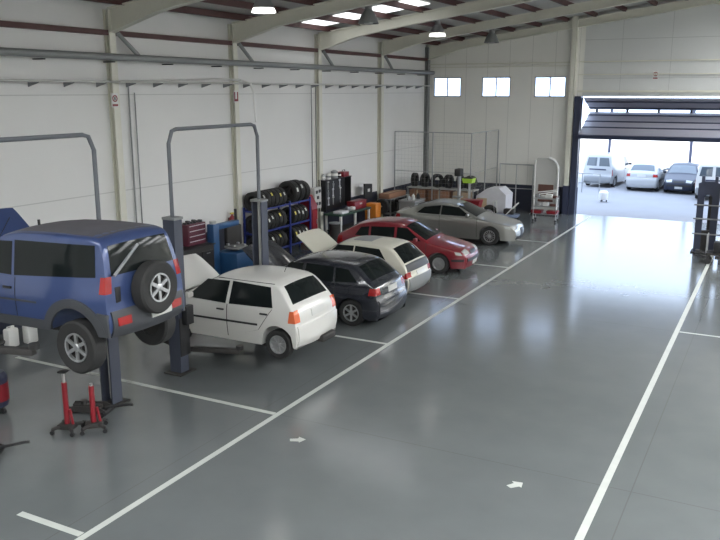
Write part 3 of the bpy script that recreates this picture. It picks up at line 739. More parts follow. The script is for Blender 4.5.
# ---- cars in the yard
def van_spec():
    return dict(
        top=[(2.0, .25), (2.06, .40), (2.04, .62), (1.90, .82), (1.20, 1.02), (1.08, 1.06), (.45, 1.60), (.15, 1.76), (-.6, 1.80), (-1.82, 1.79), (-1.95, 1.70), (-2.02, 1.05), (-2.04, .62), (-2.10, .58), (-2.10, .36), (-2.02, .26)],
        half=.86, W=[(-2.15, .90), (-1.95, .95), (-1.6, .99), (1.2, 1), (1.7, .94), (2.05, .80)], P=[(0, .93), (.3, .96), (.7, 1), (1.0, .985), (1.1, .96), (1.8, .82), (2.6, .7)],
        sill=.22, xf=1.25, xr=-1.40, R=.30, arch=.345, ww=.185, style='cap', glass=m_glassb,
        windscreen=((1.0, 1.13), (.50, 1.55), (-.92, .92), (-.92, .92)), rear_window=((-1.955, 1.62), (-2.01, 1.17), (.10, .86), (.10, .90)),
        windows=[[(.98, 1.08), (.15, 1.06), (.18, 1.58), (.55, 1.56)]], doors=[([(1.02, .32), (.1, .32), (.1, 1.04), (1.02, 1.04)], (.22, .92))],
        extras=[('rear_window', m_glassb, [('t', (-1.955, 1.62), (-2.01, 1.17), (-.86, -.10), (-.90, -.10), .005)]),
                ('tail_light', m_redlamp, [('s', [(-1.96, .66), (-2.03, .66), (-2.02, .98), (-1.96, .98)], .008)]),
                ('rear_bumper', m_midgrey, [('t', (-2.07, .60), (-2.03, .28), (-1, 1), (-1, 1), .02)]),
                ('handle_strip', m_dkblue, [('t', (-2.02, 1.02), (-2.03, .95), (-.62, .62), (-.62, .62), .01)]),
                ('number_plate', m_plate, [('t', (-2.04, .74), (-2.05, .63), (-.30, .30), (-.30, .30), .014)])],
        mirror=(.86, 1.10), mirror_m=m_black)
build_car('parked_van', 'white van with two rear windows, leftmost vehicle in the yard', (-8.85, 47.6, 0), PI / 2 - .12, van_spec(), p_lsilver, cat='van')
v2 = van_spec()
build_car('parked_van', 'white van in the yard at the right edge behind the tall dark post', (-2.93, 44.4, 0), PI / 2, v2, p_white, cat='van')
s2 = dict(golf); s2['extras'] = list(golf['extras']); s2.pop('hood'); s2['glass'] = m_glassb
for i, e in enumerate(s2['extras']):
    if e[0] in ('rear_bumper', 'front_bumper'): s2['extras'][i] = (e[0], p_lsilver, e[2])
s2['mirror_m'] = p_lsilver
build_car('hatchback_car', 'pale silver hatchback in the yard beside the leftmost van, seen from behind', (-6.56, 46.6, 0), PI / 2 - .03, s2, p_lsilver)
s3 = dict(redc); s3['extras'] = list(redc['extras']); s3['glass'] = m_glassb
for i, e in enumerate(s3['extras']):
    if e[1] is p_redc: s3['extras'][i] = (e[0], p_navy, e[2])
s3['mirror_m'] = p_navy; s3['handle'] = p_navy
build_car('hatchback_car', 'dark blue car in the yard facing the workshop between the silver car and right van', (-4.70, 46.4, 0), -PI / 2, s3, p_navy)

# ================================================================== LIFTS
def post(parent, x, y, face, h, carriage_z, main=True):
    """face = +1: open side towards +y"""
    t = B(); t.box((x, y - face * .105, h / 2), (.26, .03, h)); t.box((x - .115, y, h / 2), (.03, .21, h)); t.box((x + .115, y, h / 2), (.03, .21, h))
    p = t.build('post', m_post, parent)
    B().box((x, y - face * .08, h / 2), (.19, .02, h - .02)).cyl((x, y, .1), (x, y, h - .1), .025).build('post_lining', m_grey, p)
    B().box((x, y, .015), (.42, .46, .03), None, .01).build('base_plate', m_dark, parent)
    B().box((x, y, h + .02), (.30, .25, .05), None, .01).build('post_cap', m_greypipe, parent)
    c = B().box((x, y + face * .02, carriage_z), (.30 if face > 0 else .19, .27 if face > 0 else .2, .75), None, .015).build('carriage', m_midgrey if False else m_black, parent)
    return p


def lift(label, x, y0, y1, h, hg, cz, reach):
    r = thing('two_post_lift', label, 'car lift', (0, 0, 0))
    post(r, x, y0, 1, h, cz); post(r, x, y1, -1, h, cz)
    za = cz - .30
    for y, f in ((y0, 1), (y1, -1)):
        for dx in (1.05, -1.0):
            yy = y + f * reach
            a = B(); d = Vector((x + dx, yy, za)) - Vector((x, y + f * .18, za)); L = d.length
            a.box((0, 0, 0), (L, .11, .09), None, .01)
            vs = list(a.bm.verts); bmesh.ops.rotate(a.bm, cent=(0, 0, 0), matrix=Matrix.Rotation(math.atan2(d.y, d.x), 3, 'Z'), verts=vs)
            bmesh.ops.translate(a.bm, vec=(Vector((x, y + f * .18, za)) + d / 2), verts=vs)
            arm = a.build('lift_arm', m_dark, r)
            B().cyl((x + dx, yy, za + .04), (x + dx, yy, za + .12), .07).build('lift_pad', m_rubber, arm)
    g = B(); g.tube([(x, y0, h), (x, y0, hg - .25), (x, y0 + .10, hg - .03), (x, y0 + .22, hg), (x, y1 - .22, hg), (x, y1 - .10, hg - .03), (x, y1, hg - .25), (x, y1, h)], .037, 10)
    g.build('gantry', m_gantry, r)
    B().box((x + .21, y0 + .05, 1.15), (.12, .2, .36), None, .01).build('control_box', m_black, r)
    return r


lift('two-post lift under the blue off-roader, its overhead pipe ending beside the first column', -9.81, 6.62, 9.46, 2.95, 4.57, 2.08, .50)
lift('two-post lift holding up the white five-door hatchback, with posts on either side of it', -9.81, 11.24, 14.0, 2.95, 4.57, .72, .50)
cd = tag(B().tube([(XW + .3, 15.1, 5.47), (-11.0, 14.15, 5.49), (-10.2, 14.05, 5.46), (-9.95, 14.02, 5.38), (-9.86, 14.0, 5.2), (-9.83, 14.0, 4.60)], .025).build('cable_conduit', m_white),
         'thin pale conduit from the first wall column across to the second lift', 'pipe')

# right-hand equipment
r = thing('lift_post', 'dark navy slotted steel post frame with rails at the right edge by the door', 'lift post', (-2.05, 28.3, 0))
q = B()
q.prism([(-.33, 0), (-.33, 2.30), (-.16, 2.37), (.16, 2.37), (.33, 2.30), (.33, 0), (.12, 0), (.12, 1.85), (.05, 1.94), (-.05, 1.94), (-.12, 1.85), (-.12, 0)], 'Y', -.06, .06)
q.build('slotted_plate', m_dkblue, r)
B().box((0, .0, .40), (.62, .10, .72)).build('lower_panel', m_dark, r); B().box((.05, .25, .95), (.10, .10, 1.9)).build('back_stay', m_dark, r)
B().box((0, .15, .02), (.8, .6, .04)).build('base_plate', m_dark, r)
B().box((-.2, 0, 2.44), (.1, .1, .2)).box((.2, 0, 2.44), (.1, .1, .2)).build('lug', m_dkblue, r)
for z in (.65, 1.15, 1.6): B().cyl((-.4, -.12, z), (.75, -.12, z), .025, n=8).build('cross_rail', m_midgrey, r)
r = thing('two_post_lift', 'tall dark lift post cut off by the right edge of the picture', 'car lift', (-1.30, 27.9, 0))
q = B(); q.box((-.2, 0, 1.6), (.12, .4, 3.2)); q.box((.0, .18, 1.6), (.4, .04, 3.2)); q.box((.2, 0, 1.6), (.12, .4, 3.2)); q.build('post', m_dkblue, r)
B().box((0, 0, .02), (.7, .7, .04)).build('base_plate', m_dark, r); B().box((0, 0, 1.5), (.26, .34, .7)).build('carriage', m_black, r)
b = B()
for k in range(3):
    b.tube([(-.45 + .16 * math.cos(a / 6), -.35 + .1 * k + .16 * math.sin(a / 6) * .8, .05 + .06 * k + .10 * abs(math.sin(a / 12 * 1.0))) for a in range(0, 76, 3)], .018, 6)
b2 = tag(b.build('coiled_hose', m_black, None, loc=(-1.6, 27.4, 0)), 'black hose coiled on the floor at the foot of the right-hand posts', 'hose')
tr = thing('equipment_trolley', 'low dark trolley with grey bars on the floor below the right-hand posts', 'trolley', (-1.35, 26.7, 0))
bx('platform', m_dark, (0, 0, .32), (1.0, .5, .06), tr); bx('tool_block', m_black, (.05, 0, .52), (.7, .4, .34), tr, .03)
for x in (-.42, .42):
    for y in (-.2, .2): B().lathe([(.09, -.03), (.09, .03)], (x, y, .09), 'Y', 14).build('wheel', m_rubber, tr); B().cyl((x, y, .16), (x, y, .30), .02, n=8).build('leg', m_dark, tr)
B().tube([(-.5, -.22, .33), (-.5, -.22, .9), (-.5, .22, .9), (-.5, .22, .33)], .018).build('handle', m_galv, tr)

# ================================================================== SMALL WORKSHOP THINGS
def gearbox_jack(label, x, y, h, tip, a):
    r = thing('gearbox_jack', label, 'jack', (x, y, 0), a, 'red jacks under the off-roader')
    B().box((0, 0, .10), (.26, .20, .08), None, .02).build('base', m_dark, r)
    for k in range(4):
        t = PI / 4 + k * PI / 2; d = Vector((math.cos(t), math.sin(t), 0))
        lg = B().cyl(d * .08 + Vector((0, 0, .11)), d * .24 + Vector((0, 0, .09)), .028, n=8).build('leg', m_dark, r)
        B().lathe([(.035, -.015), (.035, .015)], d * .24 + Vector((0, 0, .035)), 'Y', 12).cyl(d * .24 + Vector((0, 0, .05)), d * .24 + Vector((0, 0, .1)), .012, n=6).build('castor', m_black, lg)
    B().cyl((0, 0, .12), (0, 0, h), .042).build('column', m_red, r)
    B().cyl((.10, 0, .13), (.06, 0, .38), .022, n=8).build('pump', m_red, r)
    if tip:
        B().cyl((0, 0, h), (0, 0, h + .16), .026).build('ram', m_steel, r); B().box((0, 0, h + .18), (.13, .13, .03), None, .008).build('saddle', m_black, r)
    else: B().cyl((0, 0, h), (0, 0, h + .04), .025).build('ram', m_steel, r)
gearbox_jack('taller red gearbox jack with metal tip under the rear wheel', -9.56, 8.26, .82, True, .3)
gearbox_jack('shorter red gearbox jack next to the taller one', -9.24, 8.50, .74, False, .75)

def trolley_jack(label, x, y, a, m):
    r = thing('trolley_jack', label, 'jack', (x, y, 0), a)
    for s_ in (1, -1): B().prism([(-.4, .06), (.3, .05), (.34, .10), (.2, .17), (-.35, .14)], 'Y', s_ * .13 - .01, s_ * .13 + .01).build('side_plate', m, r)
    for xx in (-.33, .27): B().cyl((xx, -.17, .05), (xx, .17, .05), .05, n=14).build('wheel', m_steel if m is not m_dark else m_black, r)
    B().box((-.05, 0, .13), (.5, .1, .06), None, .01).cyl((-.12, 0, .16), (-.12, 0, .22), .06).build('lift_arm', m, r)
    B().tube([(.28, 0, .12), (.70, 0, .20), (.75, 0, .20)], .022).build('handle', m_black, r)
trolley_jack('dark trolley jack lying on the floor behind the red jacks, beside the first lift post', -9.80, 8.98, .30, m_dark)
trolley_jack('dark trolley jack on the floor at the lower left edge', -10.05, 7.02, .55, m_dark)
r = thing('oil_drainer', 'dark oil drain tank with red panel at the left edge under the off-roader', 'oil drainer', (-11.25, 8.28, 0))
B().lathe([(.02, .12), (.20, .12), (.22, .18), (.22, .62), (.17, .70), (.02, .70)], (0, 0, 0), 'Z', 20).build('tank', m_dkblue, r)
B().lathe([(.224, .22), (.224, .52)], (0, 0, 0), 'Z', 20).build('red_band', m_red, r)
for k in range(3):
    a = k * 2.1; B().lathe([(.05, -.02), (.05, .02)], (.18 * math.cos(a), .18 * math.sin(a), .05), 'Y', 12).cyl((.17 * math.cos(a), .17 * math.sin(a), .06), (.17 * math.cos(a), .17 * math.sin(a), .14), .015, n=6).build('castor', m_black, r)
B().cyl((0, 0, .7), (0, 0, 1.05), .03).lathe([(.04, 1.05), (.24, 1.18), (.24, 1.20), (.03, 1.08)], (0, 0, 0), 'Z', 20).build('funnel', m_black, r)
for k in range(2):
    t = B(); t.box((0, 0, .21), (.2, .26, .40), None, .04); t.cyl((0, .06, .40), (0, .06, .45), .03)
    o = tag(t.build('jerry_can', m_white, None, loc=(-13.93 + k * .12, 10.78 + .38 * k, 0)), '%s of two white canisters on the floor beyond the raised off-roader' % ('left', 'right')[k], 'canister', 'white canisters')
    B().tube([(0, -.1, .40), (0, -.08, .45), (0, .02, .45), (0, .03, .40)], .012).build('handle', m_white, o)
# --- maroon parts drawers on a dark bench
r = thing('tool_cabinet', 'dark workbench cabinet by the wall left of the blue tyre changer', 'cabinet', (-14.35, 16.95, 0))
bx('carcass', m_dark, (0, 0, .5), (.6, 1.7, 1.0), r, .01); bx('top', m_black, (0, 0, 1.02), (.66, 1.74, .04), r)
for k in range(3):
    dr_ = bx('drawer', m_black, (.305, -.55 + .55 * k, .72), (.02, .5, .3), r); bx('handle', m_steel, (.325, -.55 + .55 * k, .8), (.02, .14, .02), dr_)
r = thing('drawer_unit', 'maroon small parts drawer unit standing on the dark workbench', 'drawers', (-14.45, 17.35, 1.04))
bx('case', m_maroon, (0, 0, .30), (.34, .78, .60), r, .015)
for k in range(4): bx('handle', m_wrap, (.186, 0, .12 + .145 * k), (.008, .66, .018), bx('drawer', m_maroon, (.175, 0, .08 + .145 * k), (.015, .72, .12), r))
b = B()
for k in range(8): b.box((.05 * math.sin(k * 2.1), -.3 + .085 * k, .66), (.12, .07, .09 + .03 * (k % 3)), None, .01)
tag(b.build('rag_pile', m_black, None, loc=(-14.45, 17.35, .985)), 'dark rags and parts heaped on top of the maroon drawer unit', 'rags')
# --- tyre changer
r = thing('tyre_changer', 'blue tyre changer with turntable standing near the wall by the fire extinguisher', 'tyre changer', (-13.95, 18.35, 0))
B().box((.1, .15, .36), (.75, .85, .72), None, .03).build('base_cabinet', m_blue, r)
B().box((-.2, -.45, .78), (.24, .26, 1.56), None, .02).build('column', m_blue, r)
B().box((-.2, .12, 1.45), (.16, 1.15, .16), None, .02).build('swing_arm', m_blue, r)
B().cyl((-.2, .62, .85), (-.2, .62, 1.85), .04).box((-.2, .62, .85), (.12, .1, .08), None, .01).build('mount_head', m_black, r)
B().lathe([(.10, .72), (.10, .78), (.34, .80), (.34, .84), (.04, .86)], (.1, .2, 0), 'Z', 28).build('turntable', m_greypipe, r)
for k in range(4): a = k * PI / 2 + .4; B().box((.1 + .24 * math.cos(a), .2 + .24 * math.sin(a), .88), (.09, .07, .06), None, .01).build('clamp_jaw', m_steel, r)
B().box((-.18, .45, 1.08), (.14, .72, .62), None, .05).build('bead_breaker_guard', m_dark, r)
B().box((.5, .62, .45), (.06, .10, .9), None, .015).build('pedal_post', m_maroon, r)
B().cyl((-.2, -.45, 1.56), (-.2, -.45, 1.64), .1).build('column_cap', m_grey, r)
# --- fire extinguisher on wall
r = thing('fire_extinguisher', 'red fire extinguisher hung on the wall beside the second column', 'fire extinguisher', (XW + .14, 19.62, 1.0))
B().lathe([(.02, 0), (.09, .01), (.095, .05), (.095, .42), (.06, .50), (.03, .53), (.03, .56)], (0, 0, 0), 'Z', 18).build('cylinder', m_red, r)
B().box((0, 0, .59), (.05, .14, .05), None, .01).tube([(0, .06, .58), (.06, .12, .5), (.08, .11, .2)], .012).build('valve', m_yellow, r)
B().box((-.1, 0, .3), (.06, .06, .3)).build('bracket', m_black, r)

# --- tyres
def tyre(label, c, R, w, axis, group, mark=None, name='tyre', tilt=None):
    h = w / 2; ri = R * .58
    b = B(); b.lathe([(ri, -h * .75), (ri + .02, -h * .9), (R * .80, -h), (R * .94, -h * .9), (R, -h * .68), (R, h * .68), (R * .94, h * .9), (R * .80, h), (ri + .02, h * .9), (ri, h * .75)], (0, 0, 0), axis, 28, True)
    for g in (-.34, 0, .34): b.lathe([(R + .004, (g - .10) * w), (R + .004, (g + .10) * w), (R - .01, (g + .10) * w), (R - .01, (g - .10) * w)], (0, 0, 0), axis, 28, True)
    o = tag(b.build(name, m_rubber, None, smooth=40, loc=c), label, 'tyre', group)
    if tilt: o.rotation_euler = tilt
    if mark:
        q = B(); a0, m_ = mark
        q.grid(lambda u, v: ((R + .008) * math.cos(a0 + .35 * u), (-.30 + .35 * v) * w, (R + .008) * math.sin(a0 + .35 * u)), 4, 1)
        q.build('paper_label', m_, o)
    return o


ORD = ['first', 'second', 'third', 'fourth', 'fifth', 'sixth', 'seventh', 'eighth', 'ninth', 'tenth']
RKY0, RKY1, XB, XFk = 20.0, 23.3, -14.62, -14.18
r = thing('tyre_rack', 'blue steel three-tier tyre rack along the left wall behind the second lift', 'tyre rack', (0, 0, 0))
for y in (20.05, 21.98, 23.25):
    for x in (XB, XFk):
        B().box((x, y, .86), (.05, .05, 1.72)).build('upright', m_rackblue, r)
    for z in (.20, .90, 1.60): B().box(((XB + XFk) / 2, y, z), (XFk - XB, .035, .05)).build('end_bar', m_rackblue, r)
for z in (.24, .92, 1.62):
    for x in (XB + .03, XFk - .03): B().box((x, (RKY0 + RKY1) / 2, z), (.05, RKY1 - RKY0, .05)).build('beam', m_rackblue, r)
rows = [('top', 1.645, [(20.25 + .225 * k, .30, .20) for k in range(7)] + [(22.28, .37, .26), (22.60, .37, .26), (22.98, .34, .25)]),
        ('middle', .945, [(20.25 + .225 * k, .295, .20) for k in range(7)] + [(22.25 + .225 * k, .295, .20) for k in range(4)]),
        ('bottom', .265, [(20.25 + .225 * k, .29, .20) for k in range(7)] + [(22.3 + .225 * k, .29, .20) for k in range(4)])]
hd = (XFk - XB - .06 - .05) / 2
for tier, z, lst in rows:
    for k, (y, R, w) in enumerate(lst):
        cz = z + math.sqrt(max(.01, R * R - hd * hd)) - .005
        big = R > .33
        lab = ('large tyre on top right of the blue rack, %s from the right' % ORD[len(lst) - 1 - k]) if big else 'tyre on the %s tier of the blue rack, %s from the left' % (tier, ORD[k] if k < 10 else 'last')
        mk = [None, (.25, m_pale), (.45, m_yellow), (.1, m_pale), None, (.35, m_pale), (.2, m_yellow)][(k * 2 + len(tier)) % 7]
        tyre(lab, ((XB + XFk) / 2, y, cz), R, w, 'Y', 'tyres on the blue rack', mk)
# red locker and electrical box
r = thing('hydraulic_press', 'tall narrow red steel cabinet at the right end of the blue tyre rack', 'cabinet', (-14.45, 23.62, 0))
B().prism([(-.25, 0), (.22, 0), (.22, 1.35), (.02, 1.72), (-.25, 1.72)], 'Y', -.19, .19).build('body', m_red, r); B().box((.225, 0, .7), (.02, .3, 1.1)).build('door', m_red, r)
B().box((.245, .1, .8), (.03, .02, .15)).build('handle', m_steel, r)
r = thing('socket_panel', 'light grey electrical socket panel with dark sockets on the third column', 'electrical panel', (XW + .20, 24.45, 1.13))
bx('case', m_grey, (.05, 0, .38), (.16, .46, .76), r, .015)
for yy, zz in ((-.1, .6), (.1, .62), (-.02, .4), (-.1, .18), (.1, .18)): bx('socket', m_black, (.135, yy, zz), (.03, .12, .11), r)
for dy in (-.16, .13):
    B().cyl((.0, dy, .76), (.0, dy, 4.3), .02, n=8).build('conduit', m_greypipe, r)
for y in (15.62, ):
    tag(B().cyl((XW + .05, y, 1.2), (XW + .05, y, 5.40), .02, n=8).cyl((XW + .04, y + .22, 1.2), (XW + .04, y + .22, 5.2), .015, n=8).build('wall_conduit', m_greypipe), 'pair of thin grey conduits running down the wall just right of the first column', 'pipe')

# --- workbench and tool board
r = thing('workbench', 'dark workbench with pale legs in front of the black tool board', 'workbench', (-14.15, 25.9, 0))
bx('top', m_darkgreen, (0, 0, .88), (.75, 2.36, .06), r, .01); bx('shelf', m_dark, (0, 0, .3), (.6, 2.2, .03), r)
for x in (-.3, .3):
    for y in (-1.1, .0, 1.1): bx('leg', m_white, (x, y, .425), (.07, .07, .85), r)
r = thing('tool_board', 'black tool board standing behind the workbench against the wall', 'tool board', (-14.78, 25.85, .95))
bx('panel', m_black, (0, 0, .56), (.06, 1.9, 1.12), r); bx('wing', m_black, (.14, .94, .56), (.26, .04, 1.12), r); bx('wing', m_black, (.14, -.94, .56), (.26, .04, 1.12), r); bx('top_shelf', m_black, (.13, 0, 1.13), (.32, 1.94, .03), r)
tools = ['spanner', 'hammer', 'pliers']
tnames = ['top row, nearest the corner', 'top row, second', 'top row, third', 'top row, fourth', 'middle row, nearest the corner', 'middle row, second', 'middle row, third', 'middle row, fourth', 'bottom row, nearest the corner', 'bottom row, second', 'bottom row, third', 'bottom row, fourth']
for k in range(12):
    y, z = 24.98 + .44 * (k % 4) + .06 * math.sin(k * 3), 1.85 - .30 * (k // 4)
    kind = tools[k % 3]; b = B(); x = -14.735
    if kind == 'spanner': b.box((x, y, z), (.025, .04, .22)); b.box((x, y, z + .12), (.025, .12, .07), None, .008); b.box((x, y, z - .12), (.025, .10, .06), None, .008); m = m_wrap
    elif kind == 'hammer': b.cyl((x + .01, y, z - .15), (x + .01, y, z + .1), .014, n=8); b.box((x + .015, y, z + .12), (.03, .13, .045), None, .008); m = m_white if k == 7 else m_grey
    else: b.box((x, y - .025, z - .05), (.02, .022, .18), ('X', .18)); b.box((x, y + .025, z - .05), (.02, .022, .18), ('X', -.18)); b.box((x, y, z + .08), (.02, .05, .09), None, .01); m = m_steel
    tag(b.build(kind, m), '%s hanging on the black tool board, %s from the left' % (kind, tnames[k].replace('nearest the corner', 'first')), 'tool', 'tools on the black board')
tp_ = [('spray_can', 'grey spray can', m_alloy, 24.95, .07, .22), ('paint_tin', 'white tin', m_white, 25.30, .10, .22), ('paint_tin', 'dark tin with pale band', m_midgrey, 25.75, .13, .30), ('oil_bottle', 'small dark bottle', m_black, 26.12, .07, .18)]
for nm, lb, m, y, R_, h in tp_:
    t = B().lathe([(.01, 0), (R_, 0), (R_, h * .85), (R_ * .6, h * .93), (R_ * .4, h), (.01, h)], (0, 0, 0), 'Z', 16)
    o = tag(t.build(nm, m, None, loc=(-14.64, y, 2.095)), lb + ' on top of the black tool board', 'tin')
    B().lathe([(R_ + .003, h * .3), (R_ + .003, h * .6)], (0, 0, 0), 'Z', 16).build('label_band', m_white if m is not m_white else m_midgrey, o)
t = thing('red_box', 'red case on the top right of the black tool board', 'case', (-14.64, 26.45, 2.095)); bx('case', m_red, (0, 0, .09), (.26, .42, .18), t, .02); B().tube([(0, -.1, .18), (0, -.1, .24), (0, .1, .24), (0, .1, .18)], .012).build('handle', m_black, t)
t = thing('toolbox', 'long red toolbox on the right half of the workbench', 'toolbox', (-14.10, 26.5, .91)); bx('case', m_red, (0, 0, .13), (.34, .95, .26), t, .02); bx('lid', m_red, (0, 0, .28), (.35, .97, .05), t, .015); bx('latch', m_plate, (.18, 0, .2), (.02, .16, .06), t)
for nm, lb, m, y, d in (('parts_tray', 'white parts tray on the left end of the workbench', m_wrap, 25.1, (.4, .5, .10)), ('oil_filter', 'grey can lying on the workbench', m_midgrey, 25.6, (.16, .22, .18)), ('rag', 'white crumpled rag on the middle of the workbench', m_white, 25.95, (.2, .22, .14))):
    b = B().box((0, 0, d[2] / 2), d, None, min(d) * .3); tag(b.build(nm, m, None, loc=(-14.0, y, .91)), lb, nm.replace('_', ' '))
t = thing('waste_bin', 'dark round bin beside the left end of the workbench', 'bin', (-13.95, 24.55, 0)); B().lathe([(.01, 0), (.17, 0), (.21, .62), (.01, .62)], (0, 0, 0), 'Z', 18).build('bin_body', m_dark, t); B().lathe([(.01, .62), (.22, .62), (.22, .66), (.01, .70)], (0, 0, 0), 'Z', 18).build('lid', m_midgrey, t)

# --- wheel balancer (orange) with monitor
r = thing('wheel_balancer', 'orange wheel balancer with a mounted wheel and dark display board', 'wheel balancer', (-14.2, 28.05, 0))
B().box((0, 0, .46), (.5, .46, .92), None, .04).build('cabinet', m_orange, r)
B().prism([(-.20, 1.10), (.42, 1.06), (.42, 1.62), (-.20, 1.68)], 'X', -.32, -.25).box((-.3, 0, 1.1), (.05, .08, .5)).build('display', m_black, r)
B().box((-.235, .1, 1.4), (.02, .16, .12)).build('screen', m_white, r)
wheel(r, (.12, .58, .72), .30, .19, 'five', 1, 'mounted_wheel'); B().cyl((.12, .28, .72), (.12, .62, .72), .03).build('shaft', m_steel, r)
# --- low shelf further on, with cardboard and engine parts
r = thing('storage_shelf', 'low steel shelf along the left wall past the orange balancer', 'shelf', (-14.35, 30.3, 0))
for z in (.3, .9): bx('shelf_board', m_greypipe, (0, 0, z), (.6, 1.9, .04), r)
for x in (-.27, .27):
    for y in (-.9, .9): bx('leg', m_greypipe, (x, y, .46), (.05, .05, .92), r)
t = thing('flat_carton', 'long flat brown carton on the low steel shelf', 'carton', (-14.35, 30.15, .92)); bx('box', m_card, (0, 0, .10), (.5, 1.6, .20), t, .008); bx('tape', m_cardl, (0, 0, .201), (.07, 1.6, .004), t)
for k in range(3):
    b = B().box((0, 0, .2), (.4, .42, .36), None, .05).cyl((0, -.2, .25), (0, .2, .25), .13, n=14).box((.1, .05, .42), (.2, .2, .1), None, .02)
    tag(b.build('engine_part', m_dark, None, loc=(-14.3, 29.75 + .52 * k, .31)), 'dark greasy engine part on the lower board of the steel shelf, %s from the left' % ORD[k], 'engine part', 'engine parts')
t = thing('parts_washer', 'grey metal tank cabinet behind the tail of the silver coupe', 'cabinet', (-13.2, 29.6, 0)); bx('tank', m_greypipe, (0, 0, .5), (.7, 1.0, .8), t, .02); bx('lid', m_galv, (0, 0, .92), (.74, 1.04, .05), t)
for x in (-.3, .3):
    for y in (-.45, .45): bx('leg', m_dark, (x, y, .05), (.06, .06, .12), t)
for k in range(3):
    b = B().lathe([(.01, 0), (.07, 0), (.07, .15), (.03, .19), (.03, .22), (.01, .22)], (0, 0, 0), 'Z', 14)
    tag(b.build('bottle', (m_midgrey, m_white, m_dark)[k], None, loc=(-13.25 + .1 * k, 29.35 + .25 * k, .945)), '%s bottle on the grey tank cabinet' % ('grey', 'white', 'dark')[k], 'bottle', 'bottles on the tank cabinet')

# --- far corner: cage, rack with tyres and cartons
r = thing('wire_cage', 'tall grey mesh cage frame enclosing the far left corner', 'cage', (0, 0, 0))
cy, cx, ch = 31.3, -11.35, 3.55
for k, (x, y) in enumerate(((-14.8, cy), (-13.05, cy), (cx, cy), (cx, 33.1), (cx, 34.75))): B().box((x, y, ch / 2), (.04, .04, ch)).build('cage_post', m_galv, r)
q = B()
for z in (ch, 1.9):
    q.box(((-14.8 + cx) / 2, cy, z), (cx + 14.8, .03, .04 if z > 3 else .02)); q.box((cx, (cy + 34.75) / 2, z), (.03, 34.75 - cy, .04 if z > 3 else .02))
q.build('cage_rail', m_galv, r)
q = B()
for k in range(1, 22): x = -14.8 + k * (cx + 14.8) / 22; q.cyl((x, cy, .1), (x, cy, ch), .0022, n=4)
for k in range(1, 22): y = cy + k * (34.75 - cy) / 22; q.cyl((cx, y, .1), (cx, y, ch), .0022, n=4)
for k in range(1, 22): z = ch * k / 22; q.cyl((-14.8, cy, z), (cx, cy, z), .0022, n=4); q.cyl((cx, cy, z), (cx, 34.75, z), .0022, n=4)
q.build('mesh', m_galv, r)
r = thing('frame_gate', 'low grey tube frame standing by the far wall beside the cage', 'frame', (-10.32, 34.3, 0))
for x in (-.75, .0, .75): B().cyl((x, 0, 0), (x, 0, 2.1), .022, n=8).build('frame_post', m_galv, r)
B().cyl((-.77, 0, 2.1), (.77, 0, 2.1), .022, n=8).cyl((-.75, 0, 1.05), (.75, 0, 1.05), .015, n=8).build('frame_rail', m_galv, r)
for x in (-.75, .75): B().box((x, 0, .01), (.08, .4, .02)).build('foot', m_galv, r)
r = thing('storage_rack', 'steel rack in the cage holding brown cartons below and tyres on top', 'rack', (-12.9, 32.1, 0))
for z in (.45, 1.14): bx('shelf_board', m_grey if z > 1 else m_greypipe, (0, 0, z), (3.1, .62, .05), r)
for x in (-1.5, 0, 1.5):
    for y in (-.29, .29): bx('upright', m_greypipe, (x, y, .58), (.05, .05, 1.16), r)
TX = [-14.20, -13.72, -13.15, -12.62, -12.10, -11.62]
for k, x in enumerate(TX):
    tyre('tyre standing on top of the steel rack in the cage, %s from the left' % ORD[k], (x, 32.1, 1.165 + .29), .29, .2, 'Y', 'tyres on the corner rack', tilt=(0, 0, 1.25 + [.4, .2, -.3, .15, .35, -.2][k]))
for k in range(5):
    tyre('tyre in the row behind on the rack in the cage, %s from the left' % ORD[k], (-13.95 + .52 * k, 32.75, .29), .29, .2, 'Y', 'tyres behind the corner rack')
for k, (x, w, m) in enumerate(((-13.95, .75, m_card), (-12.95, 1.0, m_card), (-11.95, .7, m_cardl))):
    t = thing('carton', '%s carton on the rack shelf in the cage, %s from the left' % ('brown' if k < 2 else 'pale', ORD[k]), 'carton', (x, 32.05, .475), 0, 'cartons in the cage')
    bx('box', m, (0, 0, .29), (w, .5, .58), t, .008); bx('tape', m_cardl if k < 2 else m_card, (0, -.251, .29), (.06, .004, .58), t)
    t2 = thing('carton', 'brown carton on the floor under the rack in the cage, %s from the left' % ORD[k], 'carton', (x, 32.05, 0), 0, 'cartons in the cage'); bx('box', m_card, (0, 0, .2), (w * .9, .5, .4), t2, .008); bx('tape', m_cardl, (0, -.251, .2), (.06, .004, .4), t2)
r = thing('drill_column', 'slim grey pillar machine with dark head in front of the cage', 'drill press', (-11.68, 30.9, 0))
B().cyl((0, 0, .05), (0, 0, 1.9), .07).build('column', m_galv, r); B().box((0, -.08, 2.0), (.26, .40, .30), None, .04).build('head', m_dark, r); B().box((0, 0, .03), (.5, .5, .06), None, .01).build('base', m_dark, r); B().box((0, -.15, 1.0), (.36, .36, .05), None, .01).cyl((.0, -.15, 1.7), (0, -.15, 1.86), .03).build('table', m_greypipe, r)
r = thing('leaf_blower', 'lime green plastic lid on a slim stand in front of the cage', 'stand', (-11.15, 30.6, 0))
B().prism([(-.18, 1.62), (.18, 1.62), (.22, 1.80), (-.24, 1.80)], 'Y', -.2, .2).build('green_lid', m_green, r); B().box((0, 0, 1.82), (.36, .36, .04), None, .01).build('dark_top', m_dark, r); B().cyl((0, 0, .03), (0, 0, 1.63), .03).box((0, 0, .02), (.4, .4, .04)).build('stand_pole', m_galv, r)
r['label'] = 'lime green tray on a slim stand in front of the cage'; r.name = 'green_tray_stand'
r = thing('wrapped_pallet', 'pallet load under pale plastic sheet between the cage and the tube frame', 'pallet', (-10.6, 32.3, 0))
bx('pallet', m_cardl, (0, 0, .07), (1.3, 1.0, .14), r)
